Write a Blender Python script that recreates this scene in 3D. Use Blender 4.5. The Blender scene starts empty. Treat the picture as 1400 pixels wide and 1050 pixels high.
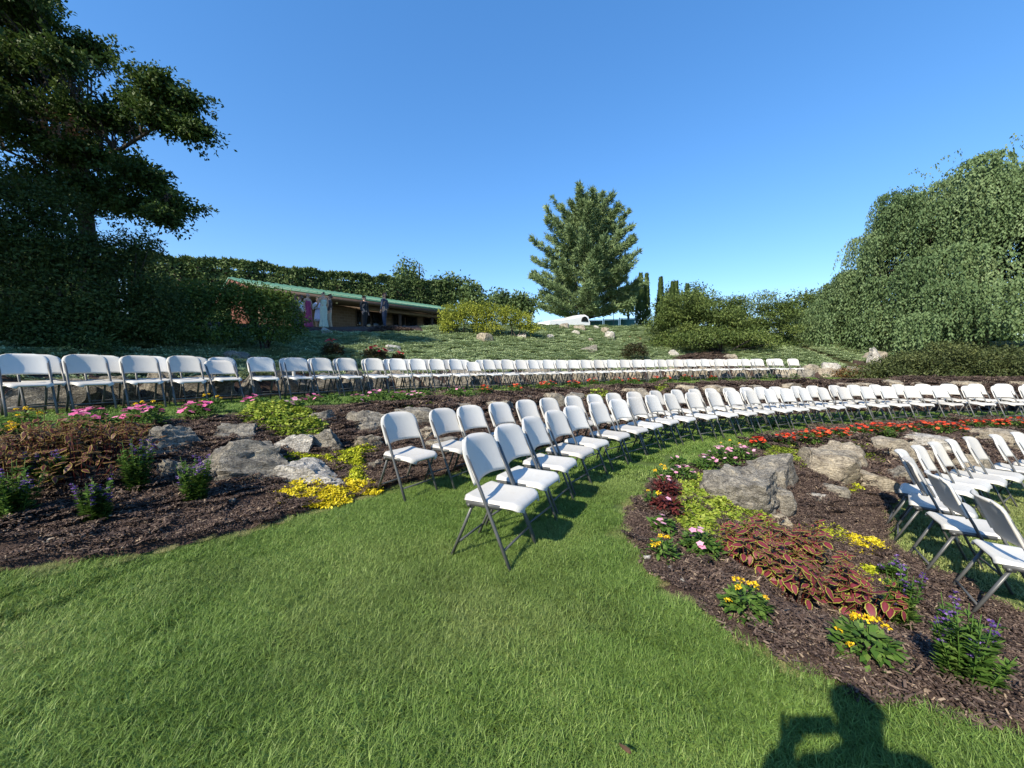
import bpy, bmesh, math, random
import numpy as np
from mathutils import Vector, Matrix, Euler, noise

rng = np.random.default_rng(11)
random.seed(11)
scene = bpy.context.scene
COL = scene.collection

# ---------------------------------------------------------------- camera, sky, sun, exposure
cam_d = bpy.data.cameras.new('camera')
cam_d.sensor_width = 36.0
cam_d.lens = 36.0 * 527.0 / 1400.0
cam_d.clip_start = 0.02
cam_d.clip_end = 3000.0
cam = bpy.data.objects.new('camera', cam_d)
COL.objects.link(cam)
cam.location = (0.0, 0.0, 1.42)
cam.rotation_euler = (math.radians(90 - 2.8), 0, 0)
scene.camera = cam

SUN = Vector((0.736, 0.957, -0.911)).normalized()      # the way the sunlight travels
elev = math.asin(-SUN.z)
azim = math.atan2(-SUN.x, -SUN.y)                       # clockwise from +Y
world = bpy.data.worlds.new('World')
scene.world = world
world.use_nodes = True
wn = world.node_tree.nodes; wl = world.node_tree.links
wn.clear()
sky = wn.new('ShaderNodeTexSky'); sky.sky_type = 'NISHITA'; sky.sun_disc = False
sky.sun_elevation = elev; sky.sun_rotation = azim
sky.air_density = 1.0; sky.dust_density = 0.15; sky.ozone_density = 4.0; sky.altitude = 100.0
bg = wn.new('ShaderNodeBackground'); bg.inputs['Strength'].default_value = 0.14
wo = wn.new('ShaderNodeOutputWorld')
gm = wn.new('ShaderNodeGamma'); gm.inputs['Gamma'].default_value = 0.70
hs = wn.new('ShaderNodeHueSaturation'); hs.inputs['Saturation'].default_value = 1.45; hs.inputs['Hue'].default_value = 0.507; hs.inputs['Value'].default_value = 1.60
wl.new(sky.outputs[0], gm.inputs['Color']); wl.new(gm.outputs[0], hs.inputs['Color']); wl.new(hs.outputs[0], bg.inputs[0]); wl.new(bg.outputs[0], wo.inputs[0])
sun_d = bpy.data.lights.new('sun', 'SUN'); sun_d.energy = 5.0; sun_d.angle = math.radians(0.53)
sun_d.color = (1.0, 0.90, 0.72)
sun = bpy.data.objects.new('sun', sun_d); COL.objects.link(sun)
sun.rotation_euler = SUN.to_track_quat('-Z', 'Y').to_euler()
sun.location = (-20, -26, 30)
vs = scene.view_settings
vs.view_transform = 'Standard'; vs.look = 'None'; vs.exposure = 0.80; vs.gamma = 1.0
vs.use_curve_mapping = False
scene.cycles.max_bounces = 6
scene.cycles.transparent_max_bounces = 4
scene.cycles.use_denoising = True
# ---------------------------------------------------------------- terrain (metres; the seating rings are centred on the stage CX, CY)
CX, CY = 13.0, -5.4
def S(t):
    t = np.clip(t, 0.0, 1.0)
    return t * t * (3 - 2 * t)
def polar(x, y):
    return np.hypot(x - CX, y - CY), np.degrees(np.arctan2(y - CY, -(x - CX)))
def pt(r, phi):
    a = math.radians(phi)
    return CX - r * math.cos(a), CY + r * math.sin(a)
def zt(x, y):
    x = np.asarray(x, float); y = np.asarray(y, float)
    r, p = polar(x, y)
    z = -0.44 * S((15.0 - r) / 1.8) * S((p - 31.5) / 6.0)
    t = np.clip((r - 17.3) / 2.8, 0, 1)
    z = z + 0.70 * (1 + 0.18 * S((p - 50) / 45.0)) * (0.6 * S(t) + 0.4 * t)
    right = S((p - 95) / 8.0)
    z = z + 0.42 * S((r - 23.45) / 0.5) * (1 - right)
    sl = np.interp(p, [0, 45, 62, 92, 106], [0.229, 0.229, 0.288, 0.300, 0.20])
    rc = np.interp(p, [0, 45, 72, 100, 112], [32.6, 32.6, 34.2, 34.2, 33.0])
    u = np.minimum(r, rc) - np.where(p > 100, 22.6, 23.95)
    z = z + sl * np.maximum(0, u)
    over = np.clip(r - rc, 0, 5)
    z = z - 0.14 * over * S((p - 58) / 8.0)
    return z
ROW_UPPER = [(22.6, 28.62), (22.56, 30.14), (22.51, 31.67), (22.46, 33.14), (22.41, 34.57), (22.33, 36.19), (22.23, 37.82), (22.15, 39.13), (22.07, 40.5), (21.97, 42.12), (21.88, 43.63), (21.8, 45.04), (21.71, 46.43), (21.63, 47.89), (21.53, 49.42), (21.51, 50.74), (21.52, 52.5), (21.54, 54.02), (21.55, 55.36), (21.56, 56.91), (21.57, 58.41), (21.59, 59.87), (21.6, 61.36), (21.62, 62.97), (21.63, 64.51), (21.64, 66.16), (21.66, 67.74), (21.67, 69.24), (21.69, 71.03), (21.7, 73.01), (21.72, 74.71), (21.74, 76.5), (21.75, 78.27), (21.77, 79.94), (21.78, 81.69), (21.8, 83.31), (21.82, 85.63), (21.83, 87.46)]
ROW_FRONT = [(15.52, 32.2), (15.6, 34.1), (15.7, 36.15), (15.81, 38.4), (15.89, 40.38), (15.92, 42.82), (15.95, 45.11), (15.98, 47.14), (16.01, 49.39), (15.97, 51.37), (15.88, 53.65), (15.8, 55.93), (15.72, 58.03), (15.65, 60.07), (15.61, 62.37), (15.58, 64.48), (15.54, 66.68), (15.5, 69.03), (15.46, 71.52), (15.41, 74.21), (15.38, 76.68), (15.35, 79.35), (15.31, 82.45), (15.27, 85.69), (15.25, 88.69), (15.25, 91.39)]
ROW_SECOND = [(17.12, 34.15), (17.01, 36.12), (16.99, 37.63), (16.96, 39.54), (16.92, 41.4), (16.88, 43.16), (16.84, 45.27), (16.79, 47.2), (16.74, 48.99), (16.68, 51.02), (16.61, 53.3), (16.54, 55.59), (16.48, 57.52), (16.41, 59.34), (16.33, 61.34), (16.25, 63.2), (16.19, 64.74), (16.12, 66.44), (16.1, 69.16), (16.1, 71.29), (16.1, 74.13), (16.1, 76.53), (16.1, 79.21), (16.13, 82.04), (16.18, 84.97), (16.23, 87.93), (16.28, 90.95), (16.3, 93.6), (16.3, 96.1)]
ROCKS_LOWER = [(2.49, 4.1, 0.72, 0.47), (3.29, 4.87, 0.69, 0.49), (2.9, 4.24, 0.42, 0.31), (2.81, 3.98, 0.23, 0.18), (2.02, 3.98, 0.18, 0.08), (4.59, 5.66, 0.83, 0.47), (5.36, 6.28, 0.67, 0.44), (6.87, 6.81, 0.83, 0.49), (8.09, 7.63, 0.88, 0.35), (5.98, 5.83, 0.43, 0.39), (5.16, 5.48, 0.63, 0.32), (4.28, 5.06, 0.36, 0.21), (3.91, 4.84, 0.26, 0.16), (10.15, 8.1, 0.91, 0.41), (7.72, 6.43, 0.61, 0.37), (11.05, 8.19, 0.5, 0.34)]
ROCKS_UPPER = [(-3.57, 3.93, 0.61, 0.31), (-3.22, 3.57, 0.35, 0.24), (-3.33, 4.52, 0.64, 0.3), (-2.8, 3.82, 0.93, 0.46), (-2.62, 4.63, 0.47, 0.25), (-2.27, 4.79, 0.45, 0.33), (-2.75, 5.61, 0.47, 0.23), (-2.15, 5.73, 0.66, 0.32), (-1.67, 6.49, 0.74, 0.26), (-1.99, 5.19, 0.43, 0.21), (-2.19, 3.95, 0.93, 0.28), (-1.68, 4.74, 0.34, 0.2), (-1.55, 5.3, 0.45, 0.13), (-1.09, 5.6, 0.5, 0.21), (-1.05, 7.45, 0.73, 0.21), (-1.38, 5.95, 0.3, 0.24), (-0.27, 7.8, 0.62, 0.33), (0.5, 9.2, 0.4, 0.17), (0.92, 9.09, 0.55, 0.33), (1.57, 9.8, 0.48, 0.26), (2.08, 10.41, 0.28, 0.18), (3.45, 10.76, 1.2, 0.39), (5.24, 12.07, 1.01, 0.3), (6.21, 12.25, 0.72, 0.33), (6.91, 12.44, 0.43, 0.28), (7.96, 12.86, 1.1, 0.27), (9.39, 13.29, 0.93, 0.28), (10.44, 13.42, 0.61, 0.23), (11.61, 13.51, 0.67, 0.28), (12.31, 13.59, 0.7, 0.26), (13.44, 13.77, 0.76, 0.29), (14.36, 13.73, 1.09, 0.26), (15.62, 13.68, 1.06, 0.23), (16.69, 13.67, 1.17, 0.21), (17.56, 13.51, 0.92, 0.18)]
ROCKS_HILL = [(-7.45, 10.31, 0.84, 0.31), (-4.77, 15.38, 0.7, 0.41), (-1.41, 19.89, 0.87, 0.49), (0.6, 21.98, 0.54, 0.33), (3.6, 26.33, 0.75, 0.45), (4.02, 24.79, 0.66, 0.33), (4.54, 26.15, 0.79, 0.4), (5.84, 27.02, 0.56, 0.36), (6.15, 25.64, 0.58, 0.44), (5.93, 23.86, 0.77, 0.5), (4.05, 20.11, 0.88, 0.46), (8.57, 20.47, 0.54, 0.35), (11.12, 19.9, 0.83, 0.38), (-8.35, 17.42, 0.66, 0.3), (14.1, 18.23, 0.66, 0.48), (14.88, 18.12, 0.93, 0.62), (18.88, 20.11, 0.95, 0.53), (2.24, 22.58, 0.39, 0.34), (4.65, 22.9, 0.39, 0.22)]
COLEUS_LOWER = [(1.87, 2.98, 0.43, 0.37), (2.05, 2.74, 0.44, 0.4), (2.53, 3.16, 0.48, 0.4), (2.48, 2.65, 0.42, 0.39), (2.31, 3.34, 0.63, 0.32)]
COLEUS_UPPER = [(-4.07, 3.09, 0.53, 0.44), (-4.12, 3.35, 0.64, 0.48), (-3.67, 3.23, 0.61, 0.49), (-3.78, 3.58, 0.68, 0.46), (-4.33, 3.74, 0.64, 0.27), (-4.06, 3.96, 0.53, 0.27)]
PURPLE = [(-3.59, 2.73, 0.41, 0.41), (-3.19, 2.91, 0.3, 0.33), (-3.3, 3.34, 0.32, 0.46), (-2.84, 3.41, 0.34, 0.4), (-3.83, 3.13, 0.3, 0.29), (2.7, 2.59, 0.34, 0.42), (2.01, 1.64, 0.33, 0.36), (3.23, 3.18, 0.27, 0.19)]
PINK_UPPER = [(-4.57, 4.14, 0.47, 0.22), (-4.27, 4.43, 0.5, 0.24), (-4.06, 4.97, 0.45, 0.23), (-4.0, 6.02, 0.41, 0.23), (-3.48, 6.67, 0.43, 0.18), (-3.35, 5.9, 0.34, 0.2), (-2.76, 6.84, 0.39, 0.18), (-2.56, 7.23, 0.38, 0.22), (-2.16, 7.46, 0.42, 0.2), (-1.94, 7.73, 0.44, 0.18), (-1.26, 8.52, 0.55, 0.23)]
YELLOW_UPPER = [(-5.21, 4.07, 0.35, 0.22), (-4.74, 4.98, 0.38, 0.21), (-4.47, 5.66, 0.39, 0.26), (-4.86, 3.7, 0.21, 0.13)]
RED_UPPER = [(-0.65, 9.22, 0.38, 0.21), (0.07, 9.69, 0.44, 0.24), (0.85, 10.37, 0.51, 0.24), (1.08, 11.18, 0.47, 0.23), (1.75, 11.08, 0.5, 0.25), (2.57, 12.09, 0.46, 0.28), (3.34, 12.38, 0.61, 0.28), (4.26, 13.51, 0.51, 0.21), (5.33, 14.31, 0.43, 0.22), (5.93, 14.74, 0.5, 0.22), (6.79, 15.14, 0.4, 0.23), (7.26, 15.68, 0.42, 0.21), (8.06, 15.49, 0.41, 0.18)]
GREENS_UPPER = [(-3.11, 6.67, 0.3, 0.23), (-2.4, 7.4, 0.31, 0.2), (-1.85, 8.12, 0.31, 0.18), (-0.89, 8.52, 0.39, 0.23), (8.3, 14.01, 0.58, 0.27), (10.4, 15.64, 0.53, 0.27), (11.82, 16.13, 0.43, 0.28), (13.61, 16.74, 0.38, 0.25)]
PINK_LOWER = [(2.06, 4.63, 0.32, 0.19), (2.57, 5.05, 0.31, 0.23), (2.97, 5.42, 0.37, 0.27), (3.39, 5.66, 0.43, 0.26), (1.29, 3.25, 0.21, 0.17), (1.5, 3.0, 0.3, 0.27), (2.26, 5.19, 0.22, 0.18)]
DARK_PINK_LOWER = [(1.67, 4.12, 0.28, 0.2), (1.48, 3.64, 0.28, 0.21)]
YELLOW_LOWER = [(1.79, 4.54, 0.19, 0.21), (1.42, 3.82, 0.17, 0.17), (1.12, 2.8, 0.2, 0.19), (3.51, 6.15, 0.35, 0.19), (1.31, 2.1, 0.25, 0.21), (1.69, 1.77, 0.27, 0.23)]
RED_LOWER = [(4.09, 6.35, 0.31, 0.24), (4.78, 6.7, 0.33, 0.28), (5.45, 7.06, 0.46, 0.29), (5.93, 7.34, 0.33, 0.28), (6.45, 7.55, 0.4, 0.26), (7.06, 7.82, 0.45, 0.3), (7.69, 8.01, 0.52, 0.33), (8.17, 8.19, 0.37, 0.28), (8.57, 8.3, 0.41, 0.25), (9.1, 8.47, 0.48, 0.29), (9.54, 8.54, 0.45, 0.29), (9.93, 8.6, 0.42, 0.26), (10.63, 8.86, 0.4, 0.27), (11.06, 8.93, 0.41, 0.24), (11.41, 8.96, 0.34, 0.24), (11.68, 8.84, 0.57, 0.37)]
JENNY_LOWER_A = [(1.98, 4.48), (2.48, 4.86), (2.62, 4.77), (2.37, 4.09), (2.8, 4.2), (2.73, 3.97), (2.12, 3.59), (1.66, 2.83), (1.5, 2.84), (1.59, 3.17), (1.45, 3.26), (1.5, 3.55), (1.72, 3.97)]
JENNY_LOWER_B = [(4.05, 6.22), (5.04, 6.84), (4.96, 6.46), (4.73, 5.88), (4.36, 5.66), (4.49, 6.13), (3.91, 5.86)]
JENNY_LOWER_C = [(6.16, 7.32), (6.92, 7.66), (6.73, 6.88), (6.09, 6.14), (6.08, 6.46), (5.93, 6.88)]
JENNY_LOWER_D = [(8.92, 8.1), (10.03, 8.43), (9.7, 8.04), (8.97, 7.81)]
SEDUM_LOWER_LIME = [(3.15, 4.05), (3.42, 4.21), (3.58, 4.1), (3.57, 3.95), (3.38, 3.79), (3.13, 3.8)]
SEDUM_LOWER_GOLD = [(3.49, 4.0), (3.7, 4.02), (3.77, 3.89), (3.66, 3.68), (3.47, 3.65), (3.34, 3.76)]
SEDUM_LOWER_B = [(4.92, 5.55), (5.28, 5.73), (5.05, 5.41), (4.7, 5.23)]
SEDUM_LOWER_C = [(5.94, 6.69), (6.19, 6.72), (6.06, 6.14), (5.79, 5.95), (5.68, 6.16)]
SEDUM_LOWER_D = [(3.03, 3.46), (3.21, 3.47), (3.34, 3.18), (3.13, 3.05), (2.91, 3.18)]
JENNY_UPPER = [(-3.71, 5.14), (-4.08, 6.02), (-3.62, 6.22), (-3.09, 5.89), (-2.69, 5.52), (-2.61, 5.24), (-2.83, 4.93), (-3.11, 4.93)]
SEDUM_UPPER_A = [(-2.68, 4.43), (-2.56, 4.6), (-2.33, 4.67), (-2.29, 4.52), (-2.54, 4.33)]
SEDUM_UPPER_B = [(-2.3, 4.64), (-2.02, 5.28), (-1.86, 5.17), (-1.84, 4.56), (-1.61, 4.28), (-1.86, 4.19), (-1.96, 4.6), (-2.18, 4.54)]
SEDUM_UPPER_GOLD = [(-2.37, 3.77), (-2.34, 4.2), (-2.19, 4.38), (-2.02, 4.27), (-1.56, 4.3), (-1.53, 4.15), (-1.71, 4.06), (-1.67, 3.85), (-2.13, 3.68), (-2.25, 3.67)]
JENNY_UPPER_B = [(1.93, 10.16), (2.34, 10.99), (2.92, 11.11), (2.84, 10.49), (2.26, 9.9)]
JENNY_UPPER_C = [(4.44, 12.3), (5.2, 12.71), (4.57, 11.43), (4.27, 11.2)]
SEDUM_UPPER_C = [(-2.0, 7.1), (-1.58, 7.66), (-1.5, 7.41), (-1.92, 6.98)]
STONES = [(0.99, 2.75, 0.05), (1.11, 2.64, 0.04), (2.1, 3.11, 0.04), (1.12, 2.46, 0.03), (-3.2, 2.62, 0.04), (-2.58, 3.5, 0.05)]
HILL_ROSE = [(-5.92, 12.77, 0.97, 0.63), (-4.82, 13.55, 1.18, 0.46), (-4.08, 13.89, 0.53, 0.32), (6.05, 19.01, 1.88, 1.23)]
MISC = [(0.41, 1.31), (-58.06, 120.72), (22.77, 120.8), (-1.48, 22.47), (12.83, 22.61), (17.53, 17.1), (-8.53, 11.28)]
EDGE_UPPER = [(-3.24, 2.38), (-3.09, 2.49), (-2.75, 2.72), (-2.55, 2.92), (-2.28, 3.18), (-1.92, 3.69), (-1.53, 4.19)]
EDGE_LOWER = [(2.94, 5.9), (1.63, 4.46), (1.05, 3.5), (0.95, 3.03), (0.99, 2.53), (1.15, 1.95), (1.57, 1.59), (1.98, 1.43)]
EDGE_LOWLAWN = [(5.23, 4.93), (4.45, 4.46), (3.91, 3.99), (3.79, 3.68), (3.78, 3.29), (3.72, 2.71)]
HILLMULCH = [(8.42, 19.49), (9.84, 21.68), (12.1, 22.44), (10.95, 20.3)]
CRESTMULCH = [(-9.35, 18.36), (-5.8, 21.97), (-4.31, 22.87), (-3.46, 20.34), (-5.19, 19.65), (-8.26, 17.51)]
# ---------------------------------------------------------------- helpers
def unit(a):
    return a / np.maximum(np.linalg.norm(a, axis=-1, keepdims=True), 1e-9)
def rdir(n):
    return unit(rng.normal(size=(n, 3)))
def mesh_np(name, V, F, mats=None, smooth=False, attrs=None, matidx=None):
    me = bpy.data.meshes.new(name)
    V = np.asarray(V, np.float32)
    F = [np.asarray(f, np.int32) for f in (F if isinstance(F, (list, tuple)) else [F])]
    F = [f for f in F if f.size]
    me.vertices.add(len(V)); me.vertices.foreach_set('co', V.ravel())
    loops = np.concatenate([f.ravel() for f in F])
    sizes = np.concatenate([np.full(len(f), f.shape[1]) for f in F])
    me.loops.add(len(loops)); me.loops.foreach_set('vertex_index', loops)
    me.polygons.add(len(sizes))
    me.polygons.foreach_set('loop_start', np.concatenate([[0], np.cumsum(sizes)[:-1]]).astype(np.int32))
    if smooth: me.polygons.foreach_set('use_smooth', np.ones(len(sizes), bool))
    for k, a in (attrs or {}).items():
        me.attributes.new(k, 'FLOAT', 'POINT').data.foreach_set('value', np.asarray(a, np.float32))
    for m in (mats if isinstance(mats, (list, tuple)) else [mats]):
        if m: me.materials.append(m)
    if matidx is not None: me.polygons.foreach_set('material_index', np.asarray(matidx, np.int32))
    me.update(calc_edges=True)
    me.validate()
    return me
def link(name, data, parent=None, loc=(0, 0, 0), rot=(0, 0, 0), scl=1.0):
    o = bpy.data.objects.new(name, data); COL.objects.link(o)
    o.location = loc; o.rotation_euler = rot
    o.scale = (scl, scl, scl) if isinstance(scl, (int, float)) else scl
    if parent: o.parent = parent
    return o
def tag(o, label=None, cat=None, group=None, kind=None):
    if label: o['label'] = label
    if cat: o['category'] = cat
    if group: o['group'] = group
    if kind: o['kind'] = kind
    return o
def thing(name, label, cat, loc=(0, 0, 0), rz=0.0, group=None):
    return tag(link(name, None, None, loc, (0, 0, rz)), label, cat, group)
class MB:
    """collects pieces of one mesh"""
    def __init__(s): s.V = []; s.F = []; s.T = []; s.n = 0
    def add(s, V, F, tint=0.5):
        V = np.asarray(V, float).reshape(-1, 3)
        for f in (F if isinstance(F, (list, tuple)) else [F]):
            s.F.append(np.asarray(f, int) + s.n)
        s.V.append(V); s.T.append(np.broadcast_to(np.asarray(tint, float), (len(V),)).copy()); s.n += len(V)
        return s
    def box(s, c, d, rz=0.0, tint=0.5):
        c = np.asarray(c, float); h = np.asarray(d, float) / 2
        q = np.array([(-1,-1,-1),(1,-1,-1),(1,1,-1),(-1,1,-1),(-1,-1,1),(1,-1,1),(1,1,1),(-1,1,1)]) * h
        co, si = math.cos(rz), math.sin(rz)
        q = np.stack([q[:, 0] * co - q[:, 1] * si, q[:, 0] * si + q[:, 1] * co, q[:, 2]], 1) + c
        return s.add(q, np.array([(0,3,2,1),(4,5,6,7),(0,1,5,4),(1,2,6,5),(2,3,7,6),(3,0,4,7)]), tint)
    def tube(s, path, radii, n=8, oval=1.0, tint=0.5):
        P = np.asarray(path, float); m = len(P)
        R = np.broadcast_to(np.asarray(radii, float), (m,))
        T = unit(np.gradient(P, axis=0))
        ref = np.array([0, 0, 1.0]) if abs(T[0][2]) < 0.9 else np.array([0, 1.0, 0])
        a = np.linspace(0, 2 * math.pi, n, endpoint=False)
        out = []
        for i in range(m):
            A = np.cross(T[i], ref); A = A / max(np.linalg.norm(A), 1e-9); B = np.cross(T[i], A)
            out.append(P[i] + R[i] * (np.cos(a)[:, None] * A * oval + np.sin(a)[:, None] * B))
        V = np.concatenate(out)
        k = np.arange(n); q = []
        for i in range(m - 1):
            q.append(np.stack([i * n + k, i * n + (k + 1) % n, (i + 1) * n + (k + 1) % n, (i + 1) * n + k], 1))
        return s.add(V, [np.concatenate(q), k[::-1][None, :], ((m - 1) * n + k)[None, :]], tint)
    def lathe(s, prof, n=12, tint=0.5, sx=1.0, sy=1.0):
        prof = np.asarray(prof, float); m = len(prof)
        a = np.linspace(0, 2 * math.pi, n, endpoint=False)
        V = np.concatenate([np.stack([np.cos(a) * r * sx, np.sin(a) * r * sy, np.full(n, z)], 1) for r, z in prof])
        k = np.arange(n)
        q = [np.stack([i * n + k, i * n + (k + 1) % n, (i + 1) * n + (k + 1) % n, (i + 1) * n + k], 1) for i in range(m - 1)]
        return s.add(V, [np.concatenate(q), k[::-1][None, :], ((m - 1) * n + k)[None, :]], tint)
    def mesh(s, name, mat, smooth=False):
        return mesh_np(name, np.concatenate(s.V), s.F, mat, smooth, {'tint': np.concatenate(s.T)})
    def build(s, name, mat, parent=None, loc=(0, 0, 0), rot=(0, 0, 0), smooth=False):
        return link(name, s.mesh(name, mat, smooth), parent, loc, rot)
def leaf_quads(P, D, U, L, W, fold=0.2):
    """one folded diamond leaf for each base point P, along D, facing U"""
    P = np.asarray(P); D = unit(D); Sd = unit(np.cross(D, U)); N = np.cross(Sd, D)
    L = np.broadcast_to(np.asarray(L, float), (len(P),))[:, None]; W = np.broadcast_to(np.asarray(W, float), (len(P),))[:, None]
    m = P + D * L * 0.45
    V = np.stack([P, m + Sd * W / 2 + N * fold * W, P + D * L - N * L * 0.08, m - Sd * W / 2 + N * fold * W], 1).reshape(-1, 3)
    return V, np.arange(4 * len(P)).reshape(-1, 4)
def add_leaves(mb, P, D, U, L, W, tint=None, fold=0.2):
    V, F = leaf_quads(P, D, U, L, W, fold)
    t = rng.random(len(P)) if tint is None else np.clip(tint, 0, 1)
    mb.add(V, F, np.repeat(t, 4))
def blob_pts(c, rad, n, shell=0.55):
    d = rdir(n)
    k = shell + (1 - shell) * rng.random(n) ** 0.6
    return np.asarray(c) + d * np.asarray(rad) * k[:, None], unit(d / np.asarray(rad))
def in_poly(x, y, poly):
    x = np.asarray(x); y = np.asarray(y); c = np.zeros(x.shape, bool); n = len(poly)
    for i in range(n):
        x0, y0 = poly[i]; x1, y1 = poly[(i + 1) % n]
        if y0 == y1: continue
        c ^= ((y0 > y) != (y1 > y)) & (x < (x1 - x0) * (y - y0) / (y1 - y0) + x0)
    return c
def sdist(x, y, poly):
    """signed distance, positive inside"""
    x = np.asarray(x, float); y = np.asarray(y, float); d = np.full(x.shape, 1e9); n = len(poly)
    for i in range(n):
        x0, y0 = poly[i]; x1, y1 = poly[(i + 1) % n]
        ex, ey = x1 - x0, y1 - y0
        t = np.clip(((x - x0) * ex + (y - y0) * ey) / (ex * ex + ey * ey + 1e-12), 0, 1)
        d = np.minimum(d, np.hypot(x - x0 - t * ex, y - y0 - t * ey))
    return np.where(in_poly(x, y, poly), d, -d)
def arc(r, p0, p1, n):
    return [pt(r, p) for p in np.linspace(p0, p1, n)]
ORD = ('zeroth first second third fourth fifth sixth seventh eighth ninth tenth eleventh twelfth thirteenth fourteenth fifteenth sixteenth '
       'seventeenth eighteenth nineteenth twentieth twenty-first twenty-second twenty-third twenty-fourth twenty-fifth twenty-sixth '
       'twenty-seventh twenty-eighth twenty-ninth thirtieth').split()
def nth(k, n, a='left', b='right'):
    """k-th of n (0-based), counted from the nearer end"""
    if k == 0: return 'at the %s end' % a
    if k == n - 1: return 'at the %s end' % b
    return '%s from the %s end' % ((ORD[k + 1], a) if k + 1 <= (n + 1) // 2 else (ORD[n - k], b))

# ---------------------------------------------------------------- materials
def nt(name):
    m = bpy.data.materials.new(name); m.use_nodes = True
    N = m.node_tree.nodes; L = m.node_tree.links
    return m, N, L, N['Principled BSDF']
def ramp(N, stops):
    r = N.new('ShaderNodeValToRGB'); e = r.color_ramp.elements
    while len(e) < len(stops): e.new(0.5)
    for k, (p, c) in enumerate(stops):
        e[k].position = p; e[k].color = (*c, 1)
    return r
def simple(name, c, rough=0.5, metal=0.0, var=0.12, scale=6.0, bump=0.0, bscale=60.0, spec=None):
    m, N, L, B = nt(name)
    tc = N.new('ShaderNodeTexCoord'); nz = N.new('ShaderNodeTexNoise'); nz.inputs['Scale'].default_value = scale; nz.inputs['Detail'].default_value = 5
    L.new(tc.outputs['Object'], nz.inputs['Vector'])
    r = ramp(N, [(0.3, tuple(x * (1 - var) for x in c)), (0.7, tuple(min(1, x * (1 + var)) for x in c))])
    L.new(nz.outputs['Fac'], r.inputs[0]); L.new(r.outputs[0], B.inputs['Base Color'])
    B.inputs['Roughness'].default_value = rough; B.inputs['Metallic'].default_value = metal
    if spec is not None: B.inputs['Specular IOR Level'].default_value = spec
    if bump:
        n2 = N.new('ShaderNodeTexNoise'); n2.inputs['Scale'].default_value = bscale; n2.inputs['Detail'].default_value = 6
        L.new(tc.outputs['Object'], n2.inputs['Vector'])
        b = N.new('ShaderNodeBump'); b.inputs['Strength'].default_value = bump; b.inputs['Distance'].default_value = 0.01
        L.new(n2.outputs['Fac'], b.inputs['Height']); L.new(b.outputs[0], B.inputs['Normal'])
    return m
def leafmat(name, stops, trans=0.3, rough=0.55, attr='tint', clump=0.0, cscale=0.6, spec=0.18, rnd=0.0):
    """leaf colour from the per-leaf attribute, a little light passing through"""
    m, N, L, B = nt(name)
    a = N.new('ShaderNodeAttribute'); a.attribute_name = attr
    fac = a.outputs['Fac']
    if clump:
        tc = N.new('ShaderNodeTexCoord'); nz = N.new('ShaderNodeTexNoise'); nz.inputs['Scale'].default_value = cscale; nz.inputs['Detail'].default_value = 3
        L.new(tc.outputs['Object'], nz.inputs['Vector'])
        mx = N.new('ShaderNodeMix'); mx.inputs[0].default_value = clump
        L.new(fac, mx.inputs[2]); 
        mr = N.new('ShaderNodeMapRange'); mr.inputs[1].default_value = 0.35; mr.inputs[2].default_value = 0.65
        L.new(nz.outputs['Fac'], mr.inputs[0]); L.new(mr.outputs[0], mx.inputs[3]); fac = mx.outputs[0]
    if rnd:
        oi = N.new('ShaderNodeObjectInfo'); m2 = N.new('ShaderNodeMix'); m2.inputs[0].default_value = rnd
        L.new(fac, m2.inputs[2]); L.new(oi.outputs['Random'], m2.inputs[3]); fac = m2.outputs[0]
    r = ramp(N, stops); L.new(fac, r.inputs[0])
    L.new(r.outputs[0], B.inputs['Base Color']); B.inputs['Roughness'].default_value = rough
    B.inputs['Specular IOR Level'].default_value = spec
    if trans:
        t = N.new('ShaderNodeBsdfTranslucent'); L.new(r.outputs[0], t.inputs['Color'])
        mxs = N.new('ShaderNodeMixShader'); mxs.inputs[0].default_value = trans
        L.new(B.outputs[0], mxs.inputs[1]); L.new(t.outputs[0], mxs.inputs[2])
        L.new(mxs.outputs[0], N['Material Output'].inputs['Surface'])
    return m
def ground_mat(name, stops, scale, bump, bscale, stretch=(1, 1, 1), rough=0.95, bdist=0.02, detail=8):
    m, N, L, B = nt(name)
    tc = N.new('ShaderNodeTexCoord'); mp = N.new('ShaderNodeMapping'); mp.inputs['Scale'].default_value = stretch
    L.new(tc.outputs['Object'], mp.inputs[0])
    n1 = N.new('ShaderNodeTexNoise'); n1.inputs['Scale'].default_value = scale; n1.inputs['Detail'].default_value = detail; n1.inputs['Roughness'].default_value = 0.65
    L.new(mp.outputs[0], n1.inputs['Vector'])
    r = ramp(N, stops); L.new(n1.outputs['Fac'], r.inputs[0]); L.new(r.outputs[0], B.inputs['Base Color'])
    B.inputs['Roughness'].default_value = rough; B.inputs['Specular IOR Level'].default_value = 0.2
    n2 = N.new('ShaderNodeTexNoise'); n2.inputs['Scale'].default_value = bscale; n2.inputs['Detail'].default_value = 6
    L.new(mp.outputs[0], n2.inputs['Vector'])
    b = N.new('ShaderNodeBump'); b.inputs['Strength'].default_value = bump; b.inputs['Distance'].default_value = bdist
    L.new(n2.outputs['Fac'], b.inputs['Height']); L.new(b.outputs[0], B.inputs['Normal'])
    return m
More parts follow.
